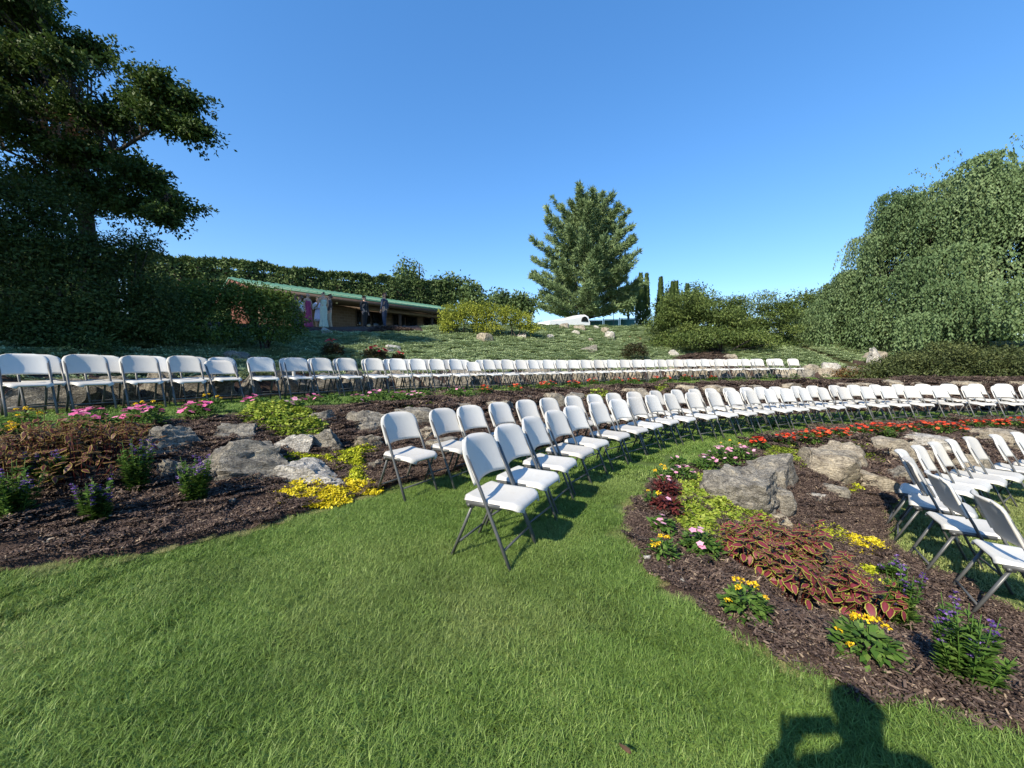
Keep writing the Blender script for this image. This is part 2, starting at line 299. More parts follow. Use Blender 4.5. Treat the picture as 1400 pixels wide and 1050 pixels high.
def rock_mat(name, dark, mid, light, tan):
    m, N, L, B = nt(name)
    tc = N.new('ShaderNodeTexCoord'); oi = N.new('ShaderNodeObjectInfo')
    ad = N.new('ShaderNodeVectorMath'); ad.operation = 'ADD'
    sc = N.new('ShaderNodeVectorMath'); sc.operation = 'SCALE'; sc.inputs[3].default_value = 37.0
    cb = N.new('ShaderNodeCombineXYZ')
    for k in range(3): L.new(oi.outputs['Random'], cb.inputs[k])
    L.new(cb.outputs[0], sc.inputs[0]); L.new(tc.outputs['Object'], ad.inputs[0]); L.new(sc.outputs[0], ad.inputs[1])
    n1 = N.new('ShaderNodeTexNoise'); n1.inputs['Scale'].default_value = 6.5; n1.inputs['Detail'].default_value = 12; n1.inputs['Roughness'].default_value = 0.7; n1.inputs['Distortion'].default_value = 0.8
    L.new(ad.outputs[0], n1.inputs['Vector'])
    r1 = ramp(N, [(0.32, dark), (0.46, mid), (0.58, light), (0.72, tan)]); L.new(n1.outputs['Fac'], r1.inputs[0])
    # thin foliation bands
    mp = N.new('ShaderNodeMapping'); mp.inputs['Scale'].default_value = (4.0, 5.0, 15.0); mp.inputs['Rotation'].default_value = (0.5, 0.35, 0.2)
    L.new(ad.outputs[0], mp.inputs[0])
    n2 = N.new('ShaderNodeTexNoise'); n2.inputs['Scale'].default_value = 1.6; n2.inputs['Detail'].default_value = 8; n2.inputs['Roughness'].default_value = 0.75; n2.inputs['Distortion'].default_value = 1.4
    L.new(mp.outputs[0], n2.inputs['Vector'])
    r2 = ramp(N, [(0.36, (0.30, 0.29, 0.28)), (0.47, (0.85, 0.84, 0.82)), (0.6, (1.15, 1.13, 1.08)), (0.72, (1.35, 1.32, 1.24))]); L.new(n2.outputs['Fac'], r2.inputs[0])
    mul = N.new('ShaderNodeMix'); mul.data_type = 'RGBA'; mul.blend_type = 'MULTIPLY'; mul.inputs[0].default_value = 0.85
    L.new(r1.outputs[0], mul.inputs[6]); L.new(r2.outputs[0], mul.inputs[7])
    # dark specks
    n3 = N.new('ShaderNodeTexNoise'); n3.inputs['Scale'].default_value = 48; n3.inputs['Detail'].default_value = 8
    L.new(ad.outputs[0], n3.inputs['Vector'])
    r3 = ramp(N, [(0.36, (0.55, 0.54, 0.52)), (0.5, (1, 1, 1)), (0.68, (1.2, 1.2, 1.2))]); L.new(n3.outputs['Fac'], r3.inputs[0])
    mu2 = N.new('ShaderNodeMix'); mu2.data_type = 'RGBA'; mu2.blend_type = 'MULTIPLY'; mu2.inputs[0].default_value = 0.8
    L.new(mul.outputs[2], mu2.inputs[6]); L.new(r3.outputs[0], mu2.inputs[7])
    L.new(mu2.outputs[2], B.inputs['Base Color']); B.inputs['Roughness'].default_value = 0.88; B.inputs['Specular IOR Level'].default_value = 0.25
    sm = N.new('ShaderNodeMath'); sm.operation = 'ADD'; L.new(n2.outputs['Fac'], sm.inputs[0]); 
    s3 = N.new('ShaderNodeMath'); s3.operation = 'MULTIPLY'; s3.inputs[1].default_value = 0.5; L.new(n3.outputs['Fac'], s3.inputs[0]); L.new(s3.outputs[0], sm.inputs[1])
    b = N.new('ShaderNodeBump'); b.inputs['Strength'].default_value = 1.0; b.inputs['Distance'].default_value = 0.05
    L.new(sm.outputs[0], b.inputs['Height']); L.new(b.outputs[0], B.inputs['Normal'])
    return m
M = {}
M['soil'] = ground_mat('soil', [(0.3, (0.03, 0.028, 0.012)), (0.7, (0.06, 0.06, 0.025))], 5, 0.5, 60)
M['lawn'] = ground_mat('lawn', [(0.3, (0.05, 0.08, 0.02)), (0.55, (0.08, 0.12, 0.03)), (0.75, (0.13, 0.15, 0.055))], 4, 0.8, 90)
M['hill'] = ground_mat('hill', [(0.3, (0.15, 0.20, 0.09)), (0.7, (0.25, 0.31, 0.15))], 3, 1.0, 30, bdist=0.08)
M['mulch'] = ground_mat('mulch', [(0.25, (0.016, 0.010, 0.008)), (0.45, (0.050, 0.033, 0.027)), (0.62, (0.085, 0.058, 0.047)), (0.78, (0.16, 0.11, 0.085))], 38, 1.0, 55, stretch=(1, 1.7, 1), bdist=0.03)
def plastic_mat():
    m, N, L, B = nt('white_plastic')
    tc = N.new('ShaderNodeTexCoord'); oi = N.new('ShaderNodeObjectInfo')
    r = ramp(N, [(0.0, (0.45, 0.43, 0.395)), (0.35, (0.50, 0.485, 0.45)), (0.7, (0.53, 0.52, 0.49)), (1.0, (0.56, 0.555, 0.53))]); L.new(oi.outputs['Random'], r.inputs[0])
    n1 = N.new('ShaderNodeTexNoise'); n1.inputs['Scale'].default_value = 7; n1.inputs['Detail'].default_value = 8; n1.inputs['Roughness'].default_value = 0.7; L.new(tc.outputs['Object'], n1.inputs['Vector'])
    d = ramp(N, [(0.30, (0.80, 0.78, 0.74)), (0.45, (1, 1, 1))]); L.new(n1.outputs['Fac'], d.inputs[0])
    mx = N.new('ShaderNodeMix'); mx.data_type = 'RGBA'; mx.blend_type = 'MULTIPLY'; mx.inputs[0].default_value = 0.6
    L.new(r.outputs[0], mx.inputs[6]); L.new(d.outputs[0], mx.inputs[7]); L.new(mx.outputs[2], B.inputs['Base Color'])
    n2 = N.new('ShaderNodeTexNoise'); n2.inputs['Scale'].default_value = 420; L.new(tc.outputs['Object'], n2.inputs['Vector'])
    b = N.new('ShaderNodeBump'); b.inputs['Strength'].default_value = 0.08; b.inputs['Distance'].default_value = 0.01; L.new(n2.outputs['Fac'], b.inputs['Height']); L.new(b.outputs[0], B.inputs['Normal'])
    rr = ramp(N, [(0.3, (0.55,) * 3), (0.7, (0.36,) * 3)]); L.new(n1.outputs['Fac'], rr.inputs[0]); L.new(rr.outputs[0], B.inputs['Roughness'])
    return m
M['plastic'] = plastic_mat()
M['plastic_smooth'] = simple('white_plastic', (0.51, 0.495, 0.46), 0.42, var=0.02, scale=3, bump=0.06, bscale=500)
M['rubber'] = simple('black_rubber', (0.03, 0.03, 0.03), 0.7)
M['steel'] = simple('grey_powder_coat', (0.095, 0.098, 0.098), 0.4, metal=0.2, var=0.1, scale=12)
M['rock'] = rock_mat('grey_schist', (0.085, 0.08, 0.072), (0.21, 0.195, 0.17), (0.31, 0.29, 0.25), (0.42, 0.36, 0.26))
M['rock_tan'] = rock_mat('tan_schist', (0.13, 0.11, 0.09), (0.29, 0.255, 0.205), (0.40, 0.36, 0.29), (0.48, 0.40, 0.28))
M['rock_pale'] = rock_mat('pale_granite', (0.24, 0.23, 0.21), (0.42, 0.40, 0.37), (0.55, 0.53, 0.49), (0.60, 0.54, 0.45))
M['bark'] = simple('bark', (0.038, 0.031, 0.026), 0.9, var=0.4, scale=9, bump=0.8, bscale=25)
M['chips'] = leafmat('bark_chips', [(0.0, (0.022, 0.014, 0.012)), (0.4, (0.062, 0.043, 0.036)), (0.75, (0.10, 0.072, 0.060)), (0.93, (0.15, 0.11, 0.088)), (1.0, (0.27, 0.21, 0.15))], trans=0.0, rough=0.9, spec=0.15)
# ---------------------------------------------------------------- the ground
LOW_BED = ([(1.98, 1.43), (1.57, 1.59), (1.15, 1.95), (0.99, 2.53), (0.95, 3.03), (1.05, 3.50), (1.63, 4.46)] + arc(15.0, 43, 100, 40)
           + arc(13.15, 100, 49, 36) + [(4.45, 4.46), (3.91, 3.99), (3.79, 3.68), (3.78, 3.29), (3.72, 2.71), (3.9, 2.0), (4.3, 1.2), (4.2, 0.75), (3.0, 1.05)])
UP_BED = ([(-9.0, 2.9), (-6.0, 2.2), (-4.2, 2.2), (-3.24, 2.38), (-3.09, 2.49), (-2.75, 2.72), (-2.55, 2.92), (-2.28, 3.18), (-1.92, 3.69), (-1.53, 4.19)]
          + arc(17.28, 40, 128, 60) + arc(25.5, 128, 99, 24) + arc(21.6, 97.5, 97, 2) + arc(20.1, 96, 26, 60) + [(-8.2, 4.2)])
HILL_MULCH = [(7.9, 18.3), (8.6, 20.0), (9.6, 21.2), (11.7, 21.9), (11.4, 20.3), (10.5, 18.6)]
CREST_MULCH = arc(34.4, 33, 57, 16) + arc(31.9, 56, 36, 14)
WALL_MULCH = arc(24.6, 24, 99, 50) + arc(23.25, 99, 24, 50)

def polar_sheet(name, r0, r1, p0, p1, nr, npn, mat, off=0.0, keep=None, rpow=1.0):
    rr = r0 + (r1 - r0) * np.linspace(0, 1, nr) ** rpow
    pp = np.linspace(p0, p1, npn)
    R_, P_ = np.meshgrid(rr, pp, indexing='ij')
    x = CX - R_ * np.cos(np.radians(P_)); y = CY + R_ * np.sin(np.radians(P_))
    z = zt(x, y) + off
    V = np.stack([x, y, z], -1).reshape(-1, 3)
    i, j = np.meshgrid(np.arange(nr - 1), np.arange(npn - 1), indexing='ij')
    a = i * npn + j
    F = np.stack([a, a + npn, a + npn + 1, a + 1], -1).reshape(-1, 4)
    if keep is not None:
        c = V[F].mean(1); F = F[keep(c[:, 0], c[:, 1])]
    # face upwards
    q = V[F[:1]][0]
    if np.cross(q[1] - q[0], q[2] - q[1])[2] < 0: F = F[:, ::-1]
    return tag(link(name, mesh_np(name, V, F, mat, True)), kind='structure')

polar_sheet('ground', 0.05, 620, -180, 180, 110, 240, M['soil'], -0.10, rpow=2.6)
polar_sheet('lawn', 0.3, 23.7, -40, 99.5, 190, 330, M['lawn'], -0.012)
polar_sheet('hillside', 23.5, 120, 0, 150, 130, 260, M['hill'], -0.03, rpow=1.9)

def bed(name, poly, step, hgt=0.03, mat='mulch', rough=0.006):
    P = np.array(poly); x0, y0 = P.min(0) - 0.2; x1, y1 = P.max(0) + 0.2
    nx = int((x1 - x0) / step) + 2; ny = int((y1 - y0) / step) + 2
    X, Y = np.meshgrid(x0 + step * np.arange(nx), y0 + step * np.arange(ny), indexing='ij')
    sd = sdist(X.ravel(), Y.ravel(), poly)
    z = zt(X, Y).ravel() + np.clip(sd * 0.6, -0.07, hgt) + rng.normal(size=sd.size) * rough * (sd > 0.02)
    V = np.stack([X.ravel(), Y.ravel(), z], 1)
    i, j = np.meshgrid(np.arange(nx - 1), np.arange(ny - 1), indexing='ij'); a = i * ny + j
    F = np.stack([a, a + ny, a + ny + 1, a + 1], -1).reshape(-1, 4)
    F = F[sd[F].max(1) > -0.08]
    used = np.unique(F); mp = np.full(len(V), -1); mp[used] = np.arange(len(used))
    return tag(link(name, mesh_np(name, V[used], mp[F], M[mat], True)), kind='structure')
bed('lower_mulch_bed', LOW_BED, 0.04)
bed('upper_mulch_bed', UP_BED, 0.06, 0.04)
bed('hill_mulch_patch', HILL_MULCH, 0.12, 0.03)
bed('crest_mulch_strip', CREST_MULCH, 0.15, 0.06)
bed('wall_mulch_strip', WALL_MULCH, 0.12, 0.04)

# ---------------------------------------------------------------- scattering of what nobody could count
LOOSE = []
def source(name, mb, mat):
    """an unplaced patch whose geometry the scatter repeats"""
    o = bpy.data.objects.new(name, mb.mesh(name, mat)); LOOSE.append(o); return o
def scatter(name, label, x, y, z, srcs, scl, cat, straw=None, tilt=0.0):
    n = len(x)
    me = bpy.data.meshes.new(name); me.vertices.add(n)
    me.vertices.foreach_set('co', np.stack([x, y, z], 1).astype(np.float32).ravel())
    rot = np.stack([rng.normal(size=n) * tilt, rng.normal(size=n) * tilt, rng.random(n) * 6.283], 1).astype(np.float32)
    me.attributes.new('rot', 'FLOAT_VECTOR', 'POINT').data.foreach_set('vector', rot.ravel())
    me.attributes.new('scl', 'FLOAT', 'POINT').data.foreach_set('value', np.broadcast_to(np.asarray(scl, np.float32), (n,)).copy())
    me.attributes.new('idx', 'INT', 'POINT').data.foreach_set('value', rng.integers(0, len(srcs), n).astype(np.int32))
    me.attributes.new('straw', 'FLOAT', 'POINT').data.foreach_set('value', np.zeros(n, np.float32) if straw is None else straw.astype(np.float32))
    for s in srcs[:1]: me.materials.append(s.data.materials[0])
    o = tag(link(name, me), label, cat, kind='stuff')
    g = bpy.data.node_groups.new(name, 'GeometryNodeTree')
    g.interface.new_socket('Geometry', in_out='INPUT', socket_type='NodeSocketGeometry')
    g.interface.new_socket('Geometry', in_out='OUTPUT', socket_type='NodeSocketGeometry')
    N = g.nodes; L = g.links
    gi = N.new('NodeGroupInput'); go = N.new('NodeGroupOutput')
    iop = N.new('GeometryNodeInstanceOnPoints'); jn = N.new('GeometryNodeJoinGeometry')
    for s in srcs:
        oi = N.new('GeometryNodeObjectInfo'); oi.inputs['Object'].default_value = s
        gt = N.new('GeometryNodeGeometryToInstance')
        L.new(oi.outputs['Geometry'], gt.inputs[0]); L.new(gt.outputs[0], jn.inputs[0])
    def at(nm, dt):
        a = N.new('GeometryNodeInputNamedAttribute'); a.data_type = dt; a.inputs['Name'].default_value = nm; return a.outputs['Attribute']
    L.new(gi.outputs[0], iop.inputs['Points']); L.new(jn.outputs[0], iop.inputs['Instance'])
    iop.inputs['Pick Instance'].default_value = True
    L.new(at('idx', 'INT'), iop.inputs['Instance Index'])
    er = N.new('FunctionNodeEulerToRotation'); L.new(at('rot', 'FLOAT_VECTOR'), er.inputs[0]); L.new(er.outputs[0], iop.inputs['Rotation'])
    L.new(at('scl', 'FLOAT'), iop.inputs['Scale'])
    L.new(iop.outputs[0], go.inputs[0])
    md = o.modifiers.new('scatter', 'NODES'); md.node_group = g
    return o
def in_view(x, y, margin=1.6):
    return (y > 0.75) & (np.abs(x) < y * 1.33 + margin)

# grass blades: tapered, bent, leaning
def grass_mat():
    m, N, L, B = nt('grass_blades')
    a = N.new('ShaderNodeAttribute'); a.attribute_name = 'tint'
    oi = N.new('ShaderNodeObjectInfo')
    tc = N.new('ShaderNodeNewGeometry'); nz = N.new('ShaderNodeTexNoise'); nz.inputs['Scale'].default_value = 0.9; nz.inputs['Detail'].default_value = 4
    L.new(tc.outputs['Position'], nz.inputs['Vector'])
    mx = N.new('ShaderNodeMix'); mx.inputs[0].default_value = 0.42; L.new(a.outputs['Fac'], mx.inputs[2])
    mr = N.new('ShaderNodeMapRange'); mr.inputs[1].default_value = 0.3; mr.inputs[2].default_value = 0.7; L.new(nz.outputs['Fac'], mr.inputs[0]); L.new(mr.outputs[0], mx.inputs[3])
    r = ramp(N, [(0.0, (0.050, 0.095, 0.015)), (0.45, (0.140, 0.238, 0.046)), (0.8, (0.258, 0.355, 0.095)), (0.97, (0.25, 0.27, 0.10)), (1.0, (0.34, 0.30, 0.15))])  # darkest tint deepened: shade of the gaps between blades put into colour
    L.new(mx.outputs[0], r.inputs[0])
    s = N.new('ShaderNodeAttribute'); s.attribute_type = 'INSTANCER'; s.attribute_name = 'straw'
    m2 = N.new('ShaderNodeMix'); m2.data_type = 'RGBA'; m2.inputs[7].default_value = (0.42, 0.38, 0.19, 1)
    L.new(s.outputs['Fac'], m2.inputs[0]); L.new(r.outputs[0], m2.inputs[6])
    L.new(m2.outputs[2], B.inputs['Base Color']); B.inputs['Roughness'].default_value = 0.5; B.inputs['Specular IOR Level'].default_value = 0.3
    t = N.new('ShaderNodeBsdfTranslucent'); L.new(m2.outputs[2], t.inputs['Color'])
    ms = N.new('ShaderNodeMixShader'); ms.inputs[0].default_value = 0.3; L.new(B.outputs[0], ms.inputs[1]); L.new(t.outputs[0], ms.inputs[2])
    L.new(ms.outputs[0], N['Material Output'].inputs['Surface'])
    return m
M['grass'] = grass_mat()
def grass_patch(n, rad, hmin, hmax, wid):
    mb = MB()
    a = rng.random(n) * 6.283; q = rad * np.sqrt(rng.random(n)); P = np.stack([q * np.cos(a), q * np.sin(a), np.full(n, -0.008)], 1)
    h = hmin + (hmax - hmin) * rng.random(n)
    comb = rng.random() * 6.283
    la = comb + rng.normal(size=n) * 2.2; lean = np.abs(rng.normal(0.75, 0.45, n))
    d = np.stack([np.cos(la) * lean, np.sin(la) * lean, np.ones(n)], 1); d = unit(d)
    side = unit(np.stack([-np.sin(la + rng.normal(size=n) * 0.6), np.cos(la), np.zeros(n)], 1))
    w = (wid * (0.7 + 0.6 * rng.random(n)))[:, None] / 2; H_ = h[:, None]
    bend = np.stack([np.cos(la), np.sin(la), -0.4 * np.ones(n)], 1) * (h * (0.1 + 0.55 * rng.random(n)))[:, None]
    m = P + d * H_ * 0.55
    V = np.stack([P - side * w, P + side * w, m + side * w * 0.8, m - side * w * 0.8, P + d * H_ + bend], 1).reshape(-1, 3)
    k = np.arange(n)[:, None] * 5
    mb.add(V, [k + np.array([[0, 1, 2, 3]]), k + np.array([[3, 2, 4]])], np.repeat(np.where(rng.random(n) < 0.03, 1.0, 0.9 * rng.random(n)), 5))
    return mb
GP = [source('grass_patch', grass_patch(900, 0.17, 0.026, 0.066, 0.0030), M['grass']) for _ in range(5)]
GF = [source('grass_patch_far', grass_patch(420, 0.22, 0.03, 0.055, 0.007), M['grass']) for _ in range(3)]
def lawn_pts(n, x0, x1, y0, y1):
    x = x0 + (x1 - x0) * rng.random(n); y = y0 + (y1 - y0) * rng.random(n)
    r, p = polar(x, y)
    ok = in_view(x, y) & (r < 23.3) & ~((p > 97) & (r > 17))
    x, y, r, p = x[ok], y[ok], r[ok], p[ok]
    sd = np.maximum(sdist(x, y, LOW_BED), sdist(x, y, UP_BED))
    ok = sd < -0.005
    return x[ok], y[ok], -sd[ok], r[ok], p[ok]
def straw_of(x, y, d, r):
    q = np.exp(-(d / 0.085) ** 2) * 0.95
    low = (r < 14.2) & (zt(x, y) < -0.2)
    q = np.maximum(q, np.where(low, 0.38, 0.0))
    pat = np.array([noise.fractal(Vector((a * 0.55, b * 0.55, 2.2)), 1, 2, 3) for a, b in zip(x, y)])
    q = np.maximum(q, np.clip(pat - 0.15, 0, 0.5) * 0.45)
    return np.clip(q * (0.6 + 0.6 * rng.random(len(x))), 0, 0.9)
def grass_zone(name, label, n, box, near, far, srcs, smin, smax):
    x, y, d, r, p = lawn_pts(n, *box)
    dist = np.hypot(x, y); ok = (dist >= near) & (dist < far); x, y, d, r = x[ok], y[ok], d[ok], r[ok]
    s = np.clip(d / 0.15, 0.45, 1.0) * (smin + (smax - smin) * rng.random(len(x)))
    return scatter(name, label, x, y, zt(x, y), srcs, s, 'grass', straw_of(x, y, d, r), 0.05)
grass_zone('grass', 'mown green grass of the aisle in front', 5200, (-6, 8, 0.7, 6.0), 0, 4.8, GP, 0.85, 1.15)
grass_zone('grass', 'mown grass along the seating terraces', 9500, (-11, 16, 1.5, 20.0), 4.8, 30, GF, 0.85, 1.25)

# bark chips on the beds
def chip_patch(n, rad):
    mb = MB(); a = rng.random(n) * 6.283; q = rad * np.sqrt(rng.random(n))
    c = np.stack([q * np.cos(a), q * np.sin(a), 0.002 + 0.014 * rng.random(n)], 1)
    d = rdir(n); d[:, 2] *= 0.35; d = unit(d); u = rdir(n) * 0.5 + np.array([0, 0, 1.0]); s = unit(np.cross(d, u))
    l = (0.005 + 0.016 * rng.random(n) ** 2)[:, None]; w = (0.0018 + 0.0036 * rng.random(n))[:, None]; nn = np.cross(s, d) * 0.004
    V = np.stack([c - d * l - s * w, c + d * l - s * w * 0.6, c + d * l + s * w, c - d * l + s * w * 0.7, c + nn], 1).reshape(-1, 3)
    k = np.arange(n)[:, None] * 5
    mb.add(V, [k + np.array([[0, 1, 4]]), k + np.array([[1, 2, 4]]), k + np.array([[2, 3, 4]]), k + np.array([[3, 0, 4]])], np.repeat(rng.random(n), 5))
    return mb
CP = [source('chip_patch', chip_patch(560, 0.17), M['chips']) for _ in range(4)]
def chips(name, label, n, box, polys, far, near=0.0, big=1.0):
    x = box[0] + (box[1] - box[0]) * rng.random(n); y = box[2] + (box[3] - box[2]) * rng.random(n)
    sd = np.max([sdist(x, y, P) for P in polys], 0)
    ok = in_view(x, y) & (sd > 0.0) & (np.hypot(x, y) < far) & (np.hypot(x, y) >= near)
    x, y, sd = x[ok], y[ok], sd[ok]
    return scatter(name, label, x, y, zt(x, y) + np.clip(sd * 0.6, 0, 0.045), CP, np.clip(sd / 0.17 + 0.25, 0.4, 1) * big * (0.8 + 0.5 * rng.random(len(x))), 'mulch', None, 0.12)
chips('bark_mulch', 'shredded brown bark mulch on the planting beds', 11000, (-7, 11, 0.8, 9.5), [LOW_BED, UP_BED], 7.5)
chips('bark_mulch', 'bark mulch on the farther planting beds', 9000, (-7, 24, 2, 21), [LOW_BED, UP_BED, HILL_MULCH, CREST_MULCH], 24, 7.5, 2.2)

# low evergreen ground cover on the hillside
M['cover'] = leafmat('ground_cover_leaves', [(0.0, (0.18, 0.25, 0.115)), (0.5, (0.32, 0.40, 0.205)), (1.0, (0.44, 0.51, 0.30))], trans=0.2, rough=0.55, rnd=0.35)
def cover_patch(n, rad, h):
    mb = MB(); a = rng.random(n) * 6.283; q = rad * np.sqrt(rng.random(n))
    zz = h * rng.random(n) * (1 - (q / rad) ** 2 * 0.6)
    P = np.stack([q * np.cos(a), q * np.sin(a), zz], 1); D = rdir(n); D[:, 2] = np.abs(D[:, 2]) * 0.3
    add_leaves(mb, P, D, rdir(n) * 0.4 + np.array([0, 0, 1.0]), 0.038 + 0.04 * rng.random(n), 0.018 + 0.02 * rng.random(n))
    return mb
HC = [source('cover_patch', cover_patch(430, 0.34, 0.075), M['cover']) for _ in range(4)]
n = 9000
rr = np.sqrt(24.1 ** 2 + (36.0 ** 2 - 24.1 ** 2) * rng.random(n)); pp = 26 + 82 * rng.random(n)
x = CX - rr * np.cos(np.radians(pp)); y = CY + rr * np.sin(np.radians(pp))
sd = np.max([sdist(x, y, P) for P in (HILL_MULCH, CREST_MULCH, UP_BED)], 0)
ok = (sd < -0.33) & ~((pp > 97) & (rr < 24.8)); x, y, pp = x[ok], y[ok], pp[ok]
scatter('hill_ground_cover', 'low bluish green evergreen ground cover blanketing the hillside', x, y, zt(x, y) - 0.03, HC, 0.7 + 0.6 * rng.random(len(x)), 'ground cover', None, 0.15)
# ---------------------------------------------------------------- folding chairs (local +X is the way the chair faces)
def panel_mesh(name, mapf, nu, nv, thick, mat):
    bm = bmesh.new()
    vv = [[bm.verts.new(mapf(-1 + 2 * i / (nu - 1), j / (nv - 1))) for j in range(nv)] for i in range(nu)]
    for i in range(nu - 1):
        for j in range(nv - 1):
            bm.faces.new((vv[i][j], vv[i + 1][j], vv[i + 1][j + 1], vv[i][j + 1]))
    bmesh.ops.recalc_face_normals(bm, faces=bm.faces)
    bmesh.ops.solidify(bm, geom=bm.faces[:], thickness=thick)
    bmesh.ops.recalc_face_normals(bm, faces=bm.faces)
    me = bpy.data.meshes.new(name); bm.to_mesh(me); bm.free()
    for p in me.polygons: p.use_smooth = True
    me.materials.append(mat)
    return me
def lean_x(z):                                     # centre line of the front tubes, foot to top
    return 0.235 - (z / 0.84) * 0.365
def back_map(u, v):
    z0, z1, hw, rc = 0.545 + 0.02 * (1 - u * u), 0.845 - 0.012 * u * u, 0.235, 0.10
    s = math.sin(u * math.pi / 2) if abs(u) > 0 else 0.0
    z = z0 + (z1 - z0) * v
    k = max(0.0, (z - (z1 - rc)) / rc)
    w = hw - rc * (1 - math.sqrt(max(0.0, 1 - min(1, k) ** 2))) * 0.9
    y = s * w
    x = lean_x(z) + 0.014 - 0.058 * (1 - s * s)
    if abs(s) > 0.88: x -= (abs(s) - 0.88) / 0.12 * 0.032
    if v > 0.9: x -= (v - 0.9) / 0.1 * 0.022
    return (x, y, z)
def seat_map(u, v):
    s = math.sin(u * math.pi / 2)
    hw = 0.205; rc = 0.09
    x = -0.145 + 0.44 * v
    k = max(0.0, (v - 0.80) / 0.20)
    w = hw - 0.075 * (1 - math.sqrt(max(0.0, 1 - min(1, k) ** 2)))
    kb = max(0.0, (0.12 - v) / 0.12)
    w -= 0.03 * kb * kb
    y = s * w
    z = 0.448 - 0.014 * (1 - s * s) * math.sin(math.pi * min(1, v * 1.1)) + 0.016 * max(0, (0.25 - v) / 0.25) ** 1.5
    if abs(s) > 0.88: z -= (abs(s) - 0.88) / 0.12 * 0.032
    if v > 0.84: z -= ((v - 0.84) / 0.16) ** 1.6 * 0.040
    if v < 0.05: z -= 0.018
    return (x, y, z)
CH = {}
CH['backrest'] = panel_mesh('backrest', back_map, 21, 13, 0.016, M['plastic'])
CH['seat'] = panel_mesh('seat', seat_map, 21, 17, 0.018, M['plastic'])
for sgn in (-1, 1):
    b = MB(); y = 0.212 * sgn
    b.tube([(0.237, y, 0.0), (lean_x(0.25), y, 0.25), (lean_x(0.5), y, 0.5), (lean_x(0.74) - 0.014, y * 0.985, 0.74)], 0.0145, 10, 0.72)
    CH['front_leg%d' % sgn] = b.mesh('front_leg', M['steel'], True)
    b = MB(); y = 0.183 * sgn
    b.tube([(-0.245, y, 0.0), (-0.155, y, 0.2), (-0.06, y, 0.415)], 0.0145, 10, 0.72)
    CH['rear_leg%d' % sgn] = b.mesh('rear_leg', M['steel'], True)
    b = MB(); y = 0.196 * sgn
    b.box((0.02, y, 0.412), (0.26, 0.02, 0.03)); b.box((-0.075, y, 0.405), (0.05, 0.012, 0.045))
    b.tube([(-0.085, y - 0.018 * sgn, 0.40), (-0.085, y + 0.02 * sgn, 0.40)], 0.012, 8)
    CH['seat_bracket%d' % sgn] = b.mesh('seat_bracket', M['steel'])
b = MB(); b.tube([(lean_x(0.13), -0.212, 0.13), (lean_x(0.13), 0, 0.13), (lean_x(0.13), 0.212, 0.13)], 0.0085, 8); CH['front_crossbar'] = b.mesh('crossbar', M['steel'], True)
b = MB(); b.tube([(-0.205, -0.183, 0.095), (-0.205, 0, 0.095), (-0.205, 0.183, 0.095)], 0.0085, 8); CH['rear_crossbar'] = b.mesh('crossbar', M['steel'], True)
CHPARTS = [('backrest', 'backrest'), ('seat', 'seat'), ('leg', 'front_leg-1'), ('leg', 'front_leg1'), ('leg', 'rear_leg-1'), ('leg', 'rear_leg1'),
           ('seat_bracket', 'seat_bracket-1'), ('seat_bracket', 'seat_bracket1'), ('crossbar', 'front_crossbar'), ('crossbar', 'rear_crossbar')]
def chair(r, phi, label, group, yaw=0.0, dz=0.0, tilt=0.0, scl=1.0):
    x, y = pt(r, phi)
    a = math.atan2(CY - y, CX - x) + math.radians(yaw)
    fx, fy = x + 0.235 * math.cos(a), y + 0.235 * math.sin(a); bx, by = x - 0.24 * math.cos(a), y - 0.24 * math.sin(a)
    z0, z1 = float(zt(fx, fy)), float(zt(bx, by))
    t = thing('folding_chair', label, 'folding chair', (x, y, (z0 + z1) / 2 + 0.006 + dz), 0, group)
    t.rotation_euler = (0, math.atan2(z1 - z0, 0.475) + math.radians(tilt), a)
    t.scale = (1.05, 1.06, 1.045 * scl)
    for nm, k in CHPARTS: link(nm, CH[k], t)
    return t
def jit(s): return random.uniform(-s, s)
n = len(ROW_FRONT)
for k, (r, p) in enumerate(ROW_FRONT):
    lab = 'white folding chair %s of the middle lawn front row' % nth(k, n, 'near', 'far')
    if k == 0: lab = 'white folding chair standing nearest on the grass, first of its front row'
    chair(r, p, lab, 'chairs of the middle terrace front row', (7 if k == 0 else 4 if k < 4 else 0) + jit(5))
n = len(ROW_SECOND)
for k, (r, p) in enumerate(ROW_SECOND):
    lab = 'white folding chair %s of the middle lawn back row' % nth(k, n, 'near', 'far')
    chair(r, p, lab, 'chairs of the middle terrace back row', jit(5) + (5 if k < 2 else 0))
n = len(ROW_UPPER)
for k, (r, p) in enumerate(ROW_UPPER):
    lab = 'white folding chair %s of the upper terrace front row' % nth(k, n)
    low = k in (4, 14)
    chair(r, p, lab, 'chairs of the upper terrace front row', jit(5), tilt=(-7 if low else jit(1.2)), scl=(0.95 if low else 1.0))
UPB = []
for k, (r, p) in enumerate(ROW_UPPER[:-1]):
    UPB.append((r + 0.84 + jit(0.04), p + (0.5 + jit(0.12)) * (ROW_UPPER[k + 1][1] - p)))
UPB.append((ROW_UPPER[-2][0] + 0.86, ROW_UPPER[-1][1] - 0.3))
n = len(UPB)
for k, (r, p) in enumerate(UPB):
    lab = 'white folding chair %s of the upper terrace back row' % nth(k, n)
    chair(min(r, 23.15), p, lab, 'chairs of the upper terrace back row', jit(4))
LOWROW = [(12.22, 41.3), (12.42, 44.1), (12.57, 46.8), (12.65, 48.8), (12.55, 50.9), (12.45, 53.0), (12.35, 55.0), (12.25, 57.1), (12.1, 59.8), (12.0, 62.4)]
n = len(LOWROW)
